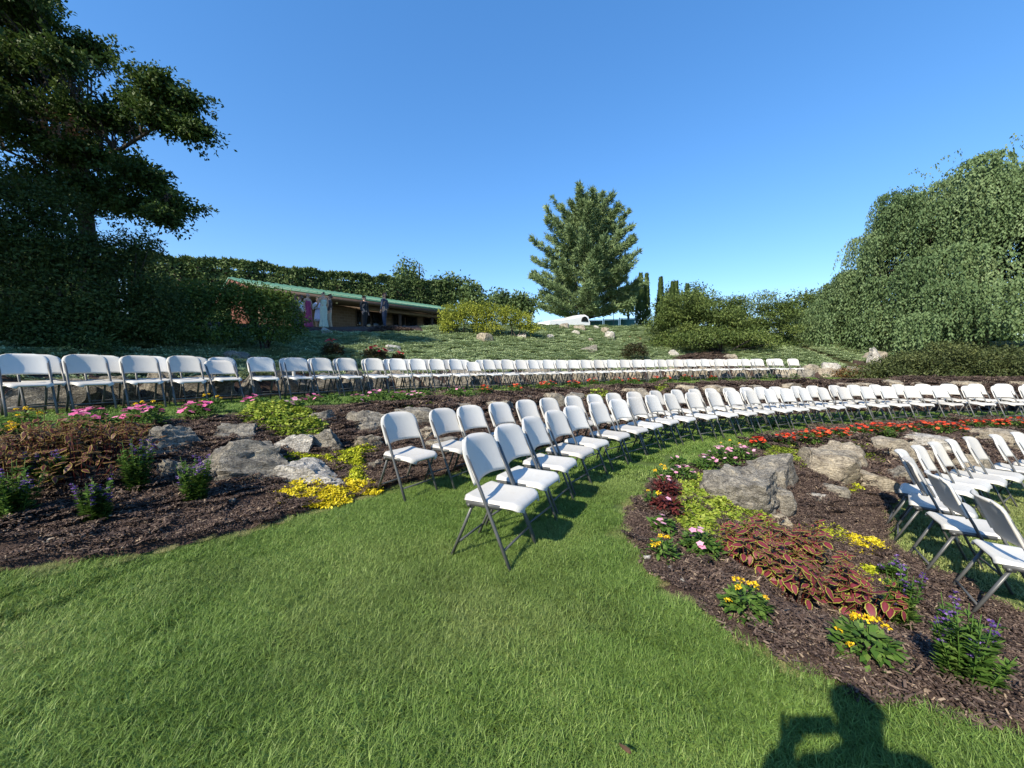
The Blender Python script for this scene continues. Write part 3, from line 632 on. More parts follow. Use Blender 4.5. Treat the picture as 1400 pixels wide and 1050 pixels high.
for k, (r, p) in enumerate(LOWROW):
    lab = 'white folding chair %s of the lower lawn row' % nth(k, n, 'near', 'far')
    chair(r + 0.17, p, lab, 'chairs of the lower terrace', (8, 13, 2)[k] if k < 3 else jit(3))

# a white bottle left on one upper chair
r, p = UPB[6]; x, y = pt(r - 0.05, p)
bt = thing('bottle', 'small white bottle standing on a back row chair seat of the upper terrace', 'bottle', (x, y, float(zt(x, y)) + 0.462))
b = MB(); b.lathe([(0.001, 0), (0.033, 0.0), (0.035, 0.02), (0.035, 0.13), (0.03, 0.155), (0.014, 0.175), (0.013, 0.19)], 14); b.build('body', M['plastic'], bt, smooth=True)
b = MB(); b.lathe([(0.015, 0.186), (0.015, 0.21), (0.001, 0.211)], 12); b.build('cap', M['plastic'], bt)
# ---------------------------------------------------------------- boulders
def rock_mesh(seed, sx, sy, sz, sub=4, cuts=9, rough=0.07, lump=0.12):
    rs = np.random.default_rng(seed)
    bm = bmesh.new(); bmesh.ops.create_icosphere(bm, subdivisions=sub, radius=1.0)
    P = np.array([v.co[:] for v in bm.verts])
    off = Vector(rs.random(3) * 50)
    d = np.array([noise.fractal(Vector(p * 1.1) + off, 1.0, 2.0, 3) for p in P])
    e_ = rs.uniform(3.5, 8.0)
    P = P / (np.abs(P) ** e_).sum(1, keepdims=True) ** (1 / e_)
    P = P * (1 + lump * d[:, None])
    for _ in range(cuts):
        nrm = rs.normal(size=3); nrm[2] = nrm[2] * 0.8; nrm /= np.linalg.norm(nrm)
        h = rs.uniform(0.62, 1.0)
        e = P @ nrm - h
        P = P - np.maximum(e, 0)[:, None] * nrm
    d2 = np.array([noise.fractal(Vector((p[0] * 3, p[1] * 3, p[2] * 5)) + off, 0.8, 2.1, 5) for p in P])
    lay = np.array([noise.noise(Vector((p[0] * 1.2, p[1] * 1.2, p[2] * 9 + p[0] * 2)) + off) for p in P])
    Nn = unit(P)
    rg = np.array([noise.ridged_multi_fractal(Vector((p[0] * 1.5, p[1] * 1.5, p[2] * 2.6)) + off, 1.0, 2.0, 4, 1.0, 2.0) for p in P])
    P = P + Nn * (rough * d2 + 0.035 * np.tanh(lay * 6) - 0.03 * np.clip(rg - 1.1, -0.6, 1.0))[:, None]
    P = P / np.abs(P).max(0)
    P[:, 2] = np.where(P[:, 2] < -0.35, -0.35, P[:, 2])
    P = P * np.array([sx, sy, sz])
    for v, p in zip(bm.verts, P): v.co = p
    me = bpy.data.meshes.new('boulder'); bm.to_mesh(me); bm.free()
    for q in me.polygons: q.use_smooth = True
    try: me.set_sharp_from_angle(angle=math.radians(24))
    except Exception: pass
    return me
def boulder(k, x, y, w, h, mat, label, group, depth=0.8, rz=0.0, cuts=9, sub=4, sink=0.25, tilt=0.0):
    me = rock_mesh(1000 + k, w * 0.5, w * 0.5 * depth, h / (1.0 - sink * 0.4), sub, cuts)
    me.materials.append(M[mat])
    a = math.atan2(y, x) - math.pi / 2            # broad face square to where one stands on the lawn
    # the measured point is the front foot of the stone
    dd = w * 0.5 * depth * 0.75
    px, py = x + dd * math.cos(a + math.pi / 2), y + dd * math.sin(a + math.pi / 2)
    z = float(zt(x, y)) - 0.03
    o = link('boulder', me, None, (px, py, z), (tilt, tilt * 0.5, a + rz))
    return tag(o, label, 'boulder', group)
LOWLAB = ['big rounded grey boulder with a folded face beside the chartreuse ground cover', 'large grey boulder directly behind the big folded one', 'angular grey slab jutting under the two big boulders',
          'small grey stone at the foot of the big boulders', 'flat stone half buried in the chartreuse ground cover', 'wide low grey boulder below the red flowers in the lower bed',
          'tan grey boulder below the red flowers, right of the wide low one', 'broad tan boulder in front of the pale slab', 'pale smooth slab boulder near the lower chairs', 'tan boulder underneath the broad tan one',
          'low rounded boulder above the bare mulch slope', 'small flat stone lying in the bare mulch', 'smallest pale stone in the bare mulch slope', 'brown grey boulder among red flowers behind the lower chairs',
          'brown boulder just behind the lower row backrests', 'grey boulder at the edge behind the lower chairs']
LOWMAT = ['rock', 'rock', 'rock', 'rock_tan', 'rock_pale', 'rock_tan', 'rock_tan', 'rock_tan', 'rock_pale', 'rock', 'rock_tan', 'rock', 'rock_pale', 'rock_tan', 'rock_tan', 'rock']
for k, (x, y, w, h) in enumerate(ROCKS_LOWER):
    boulder(k, x, y, w * (1.26 if k == 0 else 1.18), h * (0.95 if k < 2 else 0.9), LOWMAT[k], LOWLAB[k], 'boulders of the lower bed', depth=1.0 if k < 3 else 0.8, sub=5 if k < 3 else 4, cuts=6, tilt=0.12 if k in (0, 1) else 0.0)
UPLAB = {0: 'flat grey boulder behind the purple and bronze plants', 1: 'dark boulder at the mulch behind the purple flowers', 2: 'light grey boulder with a broken face under the pink flowers', 3: 'long shaded slab boulder, widest of the left bed',
         4: 'pale rough boulder beside the lime ground cover', 5: 'dark shaded boulder under the lime ground cover', 6: 'small boulder above the lime ground cover', 7: 'layered grey boulder with dark face behind the first chair',
         8: 'flat tan boulder behind the back row chair', 9: 'rounded grey boulder beside the first back row chair', 10: 'low flat pale rock among the yellow sedum', 11: 'small rock behind the legs of the first back row chair'}
n = len(ROCKS_UPPER)
for k, (x, y, w, h) in enumerate(ROCKS_UPPER):
    lab = UPLAB.get(k) or '%s boulder %s of the stones behind the middle rows' % ('tan' if k % 3 == 0 else 'grey', nth(k - 12, n - 12))
    boulder(100 + k, x, y, w * (1.12 if k < 12 else 1.3), h * (0.95 if k == 10 else 0.86 if k in (2, 3) else 1.05), 'rock_pale' if k in (10, 4) else 'rock_tan' if (k % 3 == 0 and k > 8 or k > 19) else 'rock', lab, 'boulders of the upper bed', depth=0.75, cuts=12 if k < 10 else 9, sub=5 if k < 12 else 4)
n = len(ROCKS_HILL)
HLAB = {0: 'grey rock on the shaded hillside behind the upper left chairs', 1: 'pale white rock among roses on the hillside', 2: 'tan rock below the yellow green shrubs', 10: 'dark grey rock alone in the sunny hillside', 13: 'rock at the crest below the people'}
for k, (x, y, w, h) in enumerate(ROCKS_HILL):
    lab = HLAB.get(k) or 'pale rock %s of those scattered on the sunny hillside' % nth(k - 3, n - 3)
    boulder(200 + k, x, y, w * 1.1, h, 'rock' if k in (0, 10) else 'rock_pale' if k % 2 else 'rock_tan', lab, 'rocks on the hillside', depth=0.9, cuts=8)
# low retaining wall of boulders behind the upper chairs
p = 26.0; k = 0; WB = []
while p < 97:
    w = random.uniform(0.55, 1.35); WB.append((p + math.degrees(w / 2 / 23.4), w)); p += math.degrees(w * 0.97 / 23.4)
for k, (p, w) in enumerate(WB):
    x, y = pt(23.42, p)
    h = random.uniform(0.42, 0.62)
    boulder(300 + k, x, y, w * 1.08, h, 'rock_tan' if (p > 60 and k % 2) else 'rock', '%s boulder %s of the low wall behind the upper chairs' % (random.choice(['squarish', 'rounded', 'weathered']), nth(k, len(WB))),
            'boulders of the low wall', depth=0.6, cuts=12)
# the little stones on the mulch
for k, (x, y, s) in enumerate(STONES):
    me = rock_mesh(900 + k, s * 0.6, s * 0.5, s * 0.4, 3, 4); me.materials.append(M['rock_pale'])
    lab = ['largest cream pebble on the lower bed mulch', 'cream pebble just below the largest one', 'tiny pebble under the coleus', 'tiny pebble near the lawn edge', 'pebble on the mulch in front of the purple flowers', 'yellowish pebble on the mulch before the sedum'][k]
    tag(link('pebble', me, None, (x, y, float(zt(x, y)) + 0.05), (0, 0, k)), lab, 'pebble', 'pebbles on the mulch')
# ---------------------------------------------------------------- trees and shrubs
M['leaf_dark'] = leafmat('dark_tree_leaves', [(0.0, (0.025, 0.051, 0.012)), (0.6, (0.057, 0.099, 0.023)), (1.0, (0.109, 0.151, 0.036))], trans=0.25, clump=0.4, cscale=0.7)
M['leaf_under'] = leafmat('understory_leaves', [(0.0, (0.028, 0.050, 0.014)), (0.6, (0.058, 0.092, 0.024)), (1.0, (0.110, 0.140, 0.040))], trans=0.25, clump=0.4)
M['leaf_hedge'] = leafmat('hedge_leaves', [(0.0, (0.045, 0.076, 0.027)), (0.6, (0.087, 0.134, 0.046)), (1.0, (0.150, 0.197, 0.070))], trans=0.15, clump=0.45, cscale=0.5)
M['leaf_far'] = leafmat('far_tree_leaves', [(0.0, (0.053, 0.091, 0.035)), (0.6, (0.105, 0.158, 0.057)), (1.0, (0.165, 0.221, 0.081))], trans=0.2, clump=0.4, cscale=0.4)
M['needle'] = leafmat('pine_needles', [(0.0, (0.082, 0.130, 0.060)), (0.6, (0.175, 0.249, 0.111)), (1.0, (0.315, 0.393, 0.175))], trans=0.1, clump=0.35, cscale=0.35)
M['leaf_weep'] = leafmat('weeping_leaves', [(0.0, (0.052, 0.095, 0.038)), (0.5, (0.125, 0.190, 0.080)), (1.0, (0.22, 0.29, 0.14))], trans=0.25, clump=0.3, cscale=0.5)
M['leaf_yew'] = leafmat('yew_leaves', [(0.0, (0.043, 0.072, 0.019)), (0.5, (0.092, 0.133, 0.035)), (1.0, (0.173, 0.214, 0.060))], trans=0.15, clump=0.4, cscale=0.8)
M['leaf_yellow'] = leafmat('golden_shrub_leaves', [(0.0, (0.144, 0.180, 0.026)), (0.5, (0.264, 0.300, 0.042)), (1.0, (0.432, 0.432, 0.072))], trans=0.3, clump=0.5, cscale=0.9)
M['leaf_shrub'] = leafmat('rhododendron_leaves', [(0.0, (0.034, 0.066, 0.014)), (0.5, (0.071, 0.121, 0.023)), (1.0, (0.149, 0.205, 0.041))], trans=0.2, clump=0.45, cscale=1.2)
M['leaf_jun'] = leafmat('juniper_sprays', [(0.0, (0.034, 0.048, 0.017)), (0.5, (0.068, 0.088, 0.031)), (1.0, (0.128, 0.144, 0.050))], trans=0.1, clump=0.4, cscale=1.0)
M['dead'] = leafmat('dead_leaves', [(0, (0.12, 0.06, 0.03)), (1, (0.25, 0.13, 0.07))], trans=0.1)

M['bronze'] = leafmat('bronze_leaves', [(0, (0.09, 0.05, 0.02)), (0.5, (0.17, 0.09, 0.035)), (1.0, (0.12, 0.14, 0.04))], trans=0.15)
def at(px, py, d):
    """survey helper: a bearing and elevation sighted from the camera stand, at distance d along the axis"""
    return ((px - 700) / 527.0 * d, d, 1.42 + (499 - py) / 527.0 * d)
def crown_leaves(mb, clusters, leaf, aspect=0.5, up=0.5, droop=0.2, shell=0.4):
    for (c, rad, n) in clusters:
        rad = np.broadcast_to(np.asarray(rad, float), (3,))
        P, O = blob_pts(c, rad, n, shell)
        P = P + rng.normal(size=P.shape) * leaf * 0.8
        D = O * 0.7 + rdir(n) * 0.9; D[:, 2] -= droop
        U = O * 0.5 + rdir(n) * 0.7; U[:, 2] += up
        L = leaf * (0.6 + 0.8 * rng.random(n))
        t = np.clip(0.45 + 0.3 * rng.normal() * 0.4 + 0.25 * rng.normal(size=n), 0, 1)
        add_leaves(mb, P, D, U, L, L * aspect, t)
def add_sprays(mb, clusters, k, length, leaf, aspect, droop=0.3):
    for (c, rad, n) in clusters:
        rad = np.broadcast_to(np.asarray(rad, float), (3,)); c = np.asarray(c, float)
        for _ in range(k):
            d = rdir(1)[0]; d[2] = d[2] * 0.45 + 0.12; d /= np.linalg.norm(d); st = c + d * rad * 0.65
            L = length * random.uniform(0.5, 1.2); m = int(L / leaf * 5) + 4; t = rng.random(m)
            P = st + d * (t * L)[:, None]; P[:, 2] -= droop * L * t ** 2; P += rng.normal(size=(m, 3)) * leaf * 0.45
            D = d * 0.7 + rdir(m) * 0.8; D[:, 2] -= 0.25
            Ls = leaf * (0.6 + 0.7 * rng.random(m)); add_leaves(mb, P, D, rdir(m) * 0.7 + np.array((0, 0, 0.7)), Ls, Ls * aspect, np.clip(0.5 + 0.25 * rng.normal(size=m), 0, 1))
def limb(mb, a, b, r0, r1, sag=0.0, n=6, wob=0.05):
    a = np.array(a, float); b = np.array(b, float); L = np.linalg.norm(b - a)
    t = np.linspace(0, 1, n)[:, None]
    P = a + (b - a) * t; P[:, 2] += sag * L * np.sin(math.pi * t[:, 0])
    P[1:-1] += rng.normal(size=(n - 2, 3)) * wob * L
    mb.tube(P, np.linspace(r0, r1, n), 7)
    return P
def tree(name, label, cat, base, clusters, leaf, mat, trunks, group=None, aspect=0.5, up=0.5, droop=0.2, limbs=True, shell=0.4, sprays=0, spray_len=0.6):
    """trunks: list of (path points, r0, r1); limbs run from the trunk to each foliage mass"""
    bx, by = base; bz = float(zt(bx, by)) - 0.05
    root = thing(name, label, cat, (bx, by, bz), 0, group); o = np.array((bx, by, bz))
    tb = MB(); nodes = []
    for path, r0, r1 in trunks:
        P = np.array(path, float) - o; t = np.linspace(0, 1, 10); idx = np.linspace(0, len(P) - 1, len(P))
        Q = np.stack([np.interp(t * (len(P) - 1), idx, P[:, k]) for k in range(3)], 1)
        tb.tube(Q, np.linspace(r0, r1, 10), 10); nodes.append(Q)
    nodes = np.concatenate(nodes) if nodes else np.zeros((1, 3))
    if trunks: tb.build('trunk', M['bark'], root, smooth=True)
    cl = [(np.array(c, float) - o, r, n) for c, r, n in clusters]
    if limbs:
        lb = MB()
        for c, r, n in cl:
            dd = np.linalg.norm(nodes - (c - np.array([0, 0, 0.35 * np.linalg.norm(c - nodes[-1])])), axis=1); s = nodes[int(np.argmin(dd))]
            L = np.linalg.norm(c - s)
            P = limb(lb, s, c, 0.014 + 0.008 * L, 0.008, 0.06)
            rr = float(np.max(r))
            for _ in range(4):
                q = P[rng.integers(3, 6)]; limb(lb, q, c + rdir(1)[0] * rr * 0.9, 0.012, 0.004, 0.03, 4)
        lb.build('limbs', M['bark'], root, smooth=True)
    cm = MB(); crown_leaves(cm, cl, leaf, aspect, up, droop, shell)
    if sprays: add_sprays(cm, cl, sprays, spray_len, leaf, aspect)
    cm.build('crown', M[mat], root)
    return root

# the big dark broadleaf tree, left
C1 = []
for (px, py, d, r, n) in [(20, 10, 11.5, 1.1, 900), (70, 40, 11.5, .95, 700), (15, 70, 12, 1.1, 900), (75, 75, 12.2, .8, 500), (118, 62, 11.8, .55, 360), (30, 130, 12, 1.2, 900), (85, 120, 12.3, 1.0, 650),
                          (135, 118, 11.6, .55, 260), (120, 165, 12, .85, 450), (150, 175, 11.8, .65, 300), (185, 165, 11.6, .6, 300), (222, 142, 11.5, .62, 420), (252, 128, 11.4, .5, 360), (275, 148, 11.4, .55, 420), (285, 178, 11.4, .5, 330), (250, 168, 11.5, .5, 260),
                          (60, 180, 12, 1.2, 800), (110, 215, 12.2, 1.1, 700), (165, 225, 11.8, .75, 420), (205, 232, 11.6, .6, 330), (232, 250, 11.5, .55, 330), (255, 275, 11.4, .5, 330), (264, 303, 11.4, .38, 190), (225, 282, 11.6, .5, 260), (185, 268, 11.8, .6, 300),
                          (30, 235, 12, 1.2, 700), (145, 270, 12, .6, 240), (95, 265, 12, .9, 360), (-40, 60, 12, 1.6, 900), (-50, 160, 12, 1.7, 900), (-30, -50, 12, 1.7, 800), (50, -40, 12, 1.3, 600), (-140, 20, 12, 2.0, 700), (-130, 150, 12, 2.0, 700), (0, -140, 13, 2.0, 600)]:
    x, y, z = at(px - (24 if px > 150 else 0), py, d); y += jit(0.7)
    for _ in range(6):
        o3 = rdir(1)[0] * r * 0.72 * (random.random() ** 0.4); o3[2] *= 0.75
        C1.append(((x + o3[0], y + o3[1], z + o3[2]), (r * 0.60, r * 0.60, r * 0.26), int(n * 0.70)))
bx, by, _ = at(131, 400, 12.2)
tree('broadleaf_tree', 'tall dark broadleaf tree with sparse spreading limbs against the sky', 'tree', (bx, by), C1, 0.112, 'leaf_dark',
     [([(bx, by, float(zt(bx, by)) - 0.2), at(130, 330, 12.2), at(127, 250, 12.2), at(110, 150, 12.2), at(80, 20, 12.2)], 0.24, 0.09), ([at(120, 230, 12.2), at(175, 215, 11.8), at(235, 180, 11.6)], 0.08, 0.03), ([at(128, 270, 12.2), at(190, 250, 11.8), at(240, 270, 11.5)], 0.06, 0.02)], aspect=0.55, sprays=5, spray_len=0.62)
cm = MB(); crown_leaves(cm, [((0, 0, 0), (0.5, 0.3, 0.3), 120)], 0.12, 0.5)
x, y, z = at(103, 182, 11.0)
o = [q for q in bpy.data.objects if q.name.startswith('broadleaf_tree')][0]
dd = cm.build('dead_foliage', M['dead'], o, (x - o.location.x, y - o.location.y, z - o.location.z)); dd['label'] = 'patch of brown dead leaves in the dark crown'
# its neighbour further left, out of the picture except for its shade
C2 = []
for _ in range(26):
    d3 = rdir(1)[0]; k = 0.4 + 0.6 * random.random()
    C2.append(((-13.2 + d3[0] * 3.3 * k, 3.0 + d3[1] * 3.8 * k, 8.6 + d3[2] * 3.6 * k), (1.2, 1.2, 0.8), 420))
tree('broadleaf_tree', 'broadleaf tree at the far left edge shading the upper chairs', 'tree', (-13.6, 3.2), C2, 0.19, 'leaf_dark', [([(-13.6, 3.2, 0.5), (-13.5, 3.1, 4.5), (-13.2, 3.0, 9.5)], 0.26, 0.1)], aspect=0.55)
C4 = []
for _ in range(30):
    d3 = rdir(1)[0]; k = 0.4 + 0.6 * random.random()
    C4.append(((-19.0 + d3[0] * 4.6 * k, 2.6 + d3[1] * 4.6 * k, 12.0 + d3[2] * 5.0 * k), (1.6, 1.6, 1.1), 420))
tree('broadleaf_tree', 'tallest broadleaf tree beyond the left edge of the picture', 'tree', (-19.0, 2.6), C4, 0.24, 'leaf_dark', [([(-19.0, 2.6, 1.0), (-19.0, 2.6, 7), (-19.0, 2.6, 14)], 0.34, 0.12)], aspect=0.6)
C3 = []
for _ in range(18):
    d3 = rdir(1)[0]; k = 0.4 + 0.6 * random.random()
    C3.append(((-13.6 + d3[0] * 2.2 * k, 7.6 + d3[1] * 2.4 * k, 7.6 + d3[2] * 3.2 * k), (1.1, 1.1, 0.8), 420))
tree('broadleaf_tree', 'broadleaf tree behind the far left shrubs', 'tree', (-14.2, 8.2), C3, 0.19, 'leaf_dark', [([(-14.2, 8.2, 1.5), (-14.0, 8.0, 5), (-13.6, 7.7, 9)], 0.2, 0.08)], aspect=0.55)

# dark understory at the left edge
def shrub(name, label, px, d, cl, leaf, mat, group=None, stems=4, aspect=0.45, up=0.5, droop=0.2, shell=0.35, cat='shrub'):
    x, y, _ = at(px, 0, d); z = float(zt(x, y)) - 0.1
    C = []
    for (cx, cy, dd, r, n) in cl:
        c = at(cx, cy, dd); C.append((c, r, n))
    tr = []
    for k in range(stems):
        c = C[(k * 2) % len(C)][0]
        tr.append(([(x + jit(.25), y + jit(.2), z), ((x + c[0]) / 2 + jit(.15), (y + c[1]) / 2, (z + c[2]) / 2 + 0.1), c], 0.035, 0.012))
    return tree(name, label, cat, (x, y), C, leaf, mat, tr, group, aspect, up, droop, limbs=False, shell=shell, sprays=7, spray_len=leaf * 5)
G = 'understory shrubs at the left'
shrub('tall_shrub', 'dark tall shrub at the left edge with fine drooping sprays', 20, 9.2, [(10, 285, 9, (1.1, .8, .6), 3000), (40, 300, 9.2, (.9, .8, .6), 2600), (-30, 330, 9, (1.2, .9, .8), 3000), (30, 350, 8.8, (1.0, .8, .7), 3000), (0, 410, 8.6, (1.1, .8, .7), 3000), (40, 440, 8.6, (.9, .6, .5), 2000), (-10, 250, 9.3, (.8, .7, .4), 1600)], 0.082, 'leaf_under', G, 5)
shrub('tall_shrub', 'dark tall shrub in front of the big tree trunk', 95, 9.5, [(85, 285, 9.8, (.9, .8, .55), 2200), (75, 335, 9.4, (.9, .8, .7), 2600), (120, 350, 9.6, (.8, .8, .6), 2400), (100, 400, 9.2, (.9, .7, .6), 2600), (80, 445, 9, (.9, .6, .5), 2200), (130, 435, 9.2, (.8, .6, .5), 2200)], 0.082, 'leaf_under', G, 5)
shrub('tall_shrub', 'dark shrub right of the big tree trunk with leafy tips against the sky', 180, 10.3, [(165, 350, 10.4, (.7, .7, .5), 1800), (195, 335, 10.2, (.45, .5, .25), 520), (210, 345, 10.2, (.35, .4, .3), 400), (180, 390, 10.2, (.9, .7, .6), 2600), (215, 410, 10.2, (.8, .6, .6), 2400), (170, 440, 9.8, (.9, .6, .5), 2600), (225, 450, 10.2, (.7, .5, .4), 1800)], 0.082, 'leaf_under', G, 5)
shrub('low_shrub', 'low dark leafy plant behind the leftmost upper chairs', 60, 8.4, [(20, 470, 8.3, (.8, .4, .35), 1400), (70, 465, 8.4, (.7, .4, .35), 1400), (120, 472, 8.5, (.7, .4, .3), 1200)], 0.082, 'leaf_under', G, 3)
# rhododendron mass below the building
G = 'broad dark green shrubs below the building'
for (px, d, lab, cl) in [(265, 11.6, 'broad dark green shrub left of the standing people, its left half', [(235, 425, 11.6, (.8, .7, .55), 1300), (265, 412, 11.8, (.8, .7, .5), 1300), (300, 406, 12, (.7, .7, .5), 1500), (250, 450, 11.4, (.9, .7, .5), 1300), (290, 448, 11.4, (.8, .7, .5), 1300), (225, 470, 11.2, (.6, .5, .3), 700)]),
                         (365, 12.2, 'broad green shrub beside the standing people, the right half', [(335, 412, 12.2, (.75, .7, .5), 1300), (362, 415, 12.2, (.7, .7, .5), 1300), (388, 422, 12.3, (.55, .6, .5), 1100), (340, 445, 11.9, (.9, .7, .5), 1300), (378, 448, 12, (.75, .7, .45), 1300), (402, 440, 12.3, (.4, .5, .45), 700), (330, 403, 12.3, (.6, .6, .35), 900), (352, 404, 12.4, (.55, .6, .33), 900), (378, 411, 12.4, (.5, .6, .33), 700)])]:
    shrub('green_shrub', lab, px, d, cl, 0.085, 'leaf_shrub', G, 5)
# golden shrub on the crest
G = 'golden shrubs on the crest'
shrub('golden_shrub', 'bright yellow green shrub at the building end', 628, 21.5, [(620, 432, 21.4, (.75, .7, .62), 1900), (640, 428, 21.6, (.75, .7, .62), 1900), (612, 444, 21.2, (.5, .5, .35), 800)], 0.10, 'leaf_yellow', G)
shrub('golden_shrub', 'olive yellow shrub between two brighter ones on the crest', 665, 22, [(660, 429, 21.8, (.7, .7, .62), 1900), (678, 431, 21.8, (.7, .7, .55), 1800), (665, 446, 21.6, (.9, .6, .3), 1000)], 0.10, 'leaf_yellow', G)
shrub('golden_shrub', 'yellow green shrub at the right of the crest group', 705, 22, [(698, 433, 22, (.65, .6, .52), 1700), (716, 439, 22, (.55, .5, .45), 1400), (728, 448, 22, (.3, .3, .25), 400)], 0.10, 'leaf_yellow', G)

# clipped tall hedge behind the building
def hedge(name, label, a, b, ztop, thick, n, leaf, mat):
    a = np.array(a, float); b = np.array(b, float); e = b - a; L = np.linalg.norm(e); e /= L; nrm = np.array([e[1], -e[0]])
    z0 = float(zt(*((a + b) / 2))) - 0.3; root = thing(name, label, 'hedge', (a[0], a[1], z0))
    u = rng.random(n) * L; Hh = ztop - z0
    top = rng.random(n) < 0.3
    w = np.where(top, rng.uniform(-1, 1, n), rng.choice([1, 1, 1, -1], n) * (1 - 0.25 * rng.random(n) ** 2)) * thick / 2
    bump = np.array([noise.fractal(Vector((q * 0.45, 3.1, 0)), 1, 2, 4) for q in u]) * 0.55
    h = np.where(top, Hh + bump - 0.3 * rng.random(n), (Hh + bump) * rng.random(n))
    dep = np.array([noise.fractal(Vector((q * 0.6, hh * 0.6, 7.7)), 1, 2, 3) for q, hh in zip(u, h)]) * 0.5
    w = w + np.sign(w) * dep
    P = np.stack([e[0] * u + nrm[0] * w, e[1] * u + nrm[1] * w, h], 1)
    O = np.stack([nrm[0] * np.sign(w), nrm[1] * np.sign(w), np.where(top, 2.0, 0.3)], 1)
    mb = MB(); add_leaves(mb, P, O * 0.5 + rdir(n), O + rdir(n) * 0.8, leaf * (0.6 + 0.8 * rng.random(n)), leaf * 0.5, np.clip(0.5 + 0.25 * rng.normal(size=n), 0, 1))
    # the woody, leafless inside
    ib = MB(); ib.box((e[0] * L / 2, e[1] * L / 2, Hh * 0.46), (L - 0.5, thick * 0.6, Hh * 0.9), math.atan2(e[1], e[0]))
    ib.build('branches', M['bark'], root)
    mb.build('foliage', M[mat], root)
    return root
hedge('tall_hedge', 'long tall clipped evergreen hedge behind the green roofed building', (-33, 33.5), (-7.5, 47), 10.9, 3.2, 46000, 0.30, 'leaf_hedge')
hedge('tall_hedge', 'added stretch of tall hedge blocking the sky behind the left shrubs', (-58, 17), (-33.4, 33.2), 10.9, 3.2, 12000, 0.40, 'leaf_hedge')  # added stretch, keeps bright sky from showing through the shrubs
def round_tree(label, px, d, top, wid, n, leaf=0.4, mat='leaf_far', group='trees beyond the crest', bottom=430):
    x, y, zt_ = at(px, top, d); _, _, zb = at(px, bottom, d); w = wid / 527 * d / 2; h = (zt_ - zb) / 2
    cl = []
    for _ in range(11):
        d3 = rdir(1)[0]; k = 0.62
        cl.append(((x + d3[0] * w * k, y + d3[1] * w * k, zb + h + d3[2] * h * k), (w * 0.48, w * 0.48, h * 0.42), n // 11))
    return tree('round_tree', label, 'tree', (x, y), cl, leaf, mat, [([(x, y, float(zt(x, y)) - 0.5), (x, y, zb + h), (x, y, zt_ - h * 0.3)], 0.2, 0.06)], group, limbs=True)
round_tree('round topped tree rising above the hedge end', 575, 50, 350, 66, 3600)
round_tree('dense green tree right of the hedge end', 618, 48, 380, 70, 3200, mat='leaf_hedge')
round_tree('rounded tree behind the golden shrubs', 652, 46, 390, 56, 2600)
round_tree('dark rounded tree left of the pine, nearer the golden shrubs', 690, 50, 398, 50, 2400)
round_tree('low dark tree tucked against the left of the pine', 722, 48, 400, 46, 2200, mat='leaf_hedge')
round_tree('low tree between the pine and the narrow conifers', 858, 52, 396, 50, 2200)
round_tree('thin topped tree behind the narrow conifers', 912, 55, 390, 40, 1400)
round_tree('airy tree behind the right end of the spreading yews', 1098, 38, 392, 50, 1800, 0.25)
round_tree('airy tree above the middle of the spreading yews', 950, 38, 386, 50, 1500, 0.25)
round_tree('airy tree beside the weeping tree', 1140, 36, 400, 50, 1800, 0.25)

# narrow columnar conifers
G = 'narrow conifers'
for k, (px, d, top, wid, lab) in enumerate([(874, 42, 377, 11, 'narrow dark conifer, left one of the closest pair'), (882, 43, 378, 10, 'narrow conifer, right one of the closest pair'), (901, 42, 383, 12, 'narrow conifer standing alone beside the pair'), (917, 42, 389, 8, 'short narrow conifer, first one over the yews'), (922, 42, 388, 7, 'short narrow conifer, second one over the yews'), (937, 40, 392, 9, 'narrow conifer tip just above the yews')]):
    x, y, zt_ = at(px, top, d); z0 = float(zt(x, y)) - 0.1; root = thing('narrow_conifer', lab, 'tree', (x, y, z0), 0, G)
    Hh = zt_ - z0; w = wid / 527 * d / 2; n = 1500
    t = rng.random(n) ** 0.8; a = rng.random(n) * 6.283; rr = w * np.minimum(1, (1 - t) * 1.5 + 0.04) * (0.7 + 0.35 * rng.random(n))
    P = np.stack([rr * np.cos(a), rr * np.sin(a), t * Hh], 1); O = np.stack([np.cos(a), np.sin(a), np.full(n, 1.6)], 1)
    mb = MB(); add_leaves(mb, P, O + rdir(n) * 0.4, np.stack([np.cos(a), np.sin(a), np.zeros(n)], 1) + rdir(n) * 0.3, 0.4, 0.13, np.clip(0.3 + 0.2 * rng.normal(size=n), 0, 1))
    mb.build('crown', M['leaf_hedge'], root); b = MB(); b.tube([(0, 0, 0), (0, 0, Hh * 0.5), (0, 0, Hh * 0.9)], [0.12, 0.08, 0.03], 7); b.build('trunk', M['bark'], root)

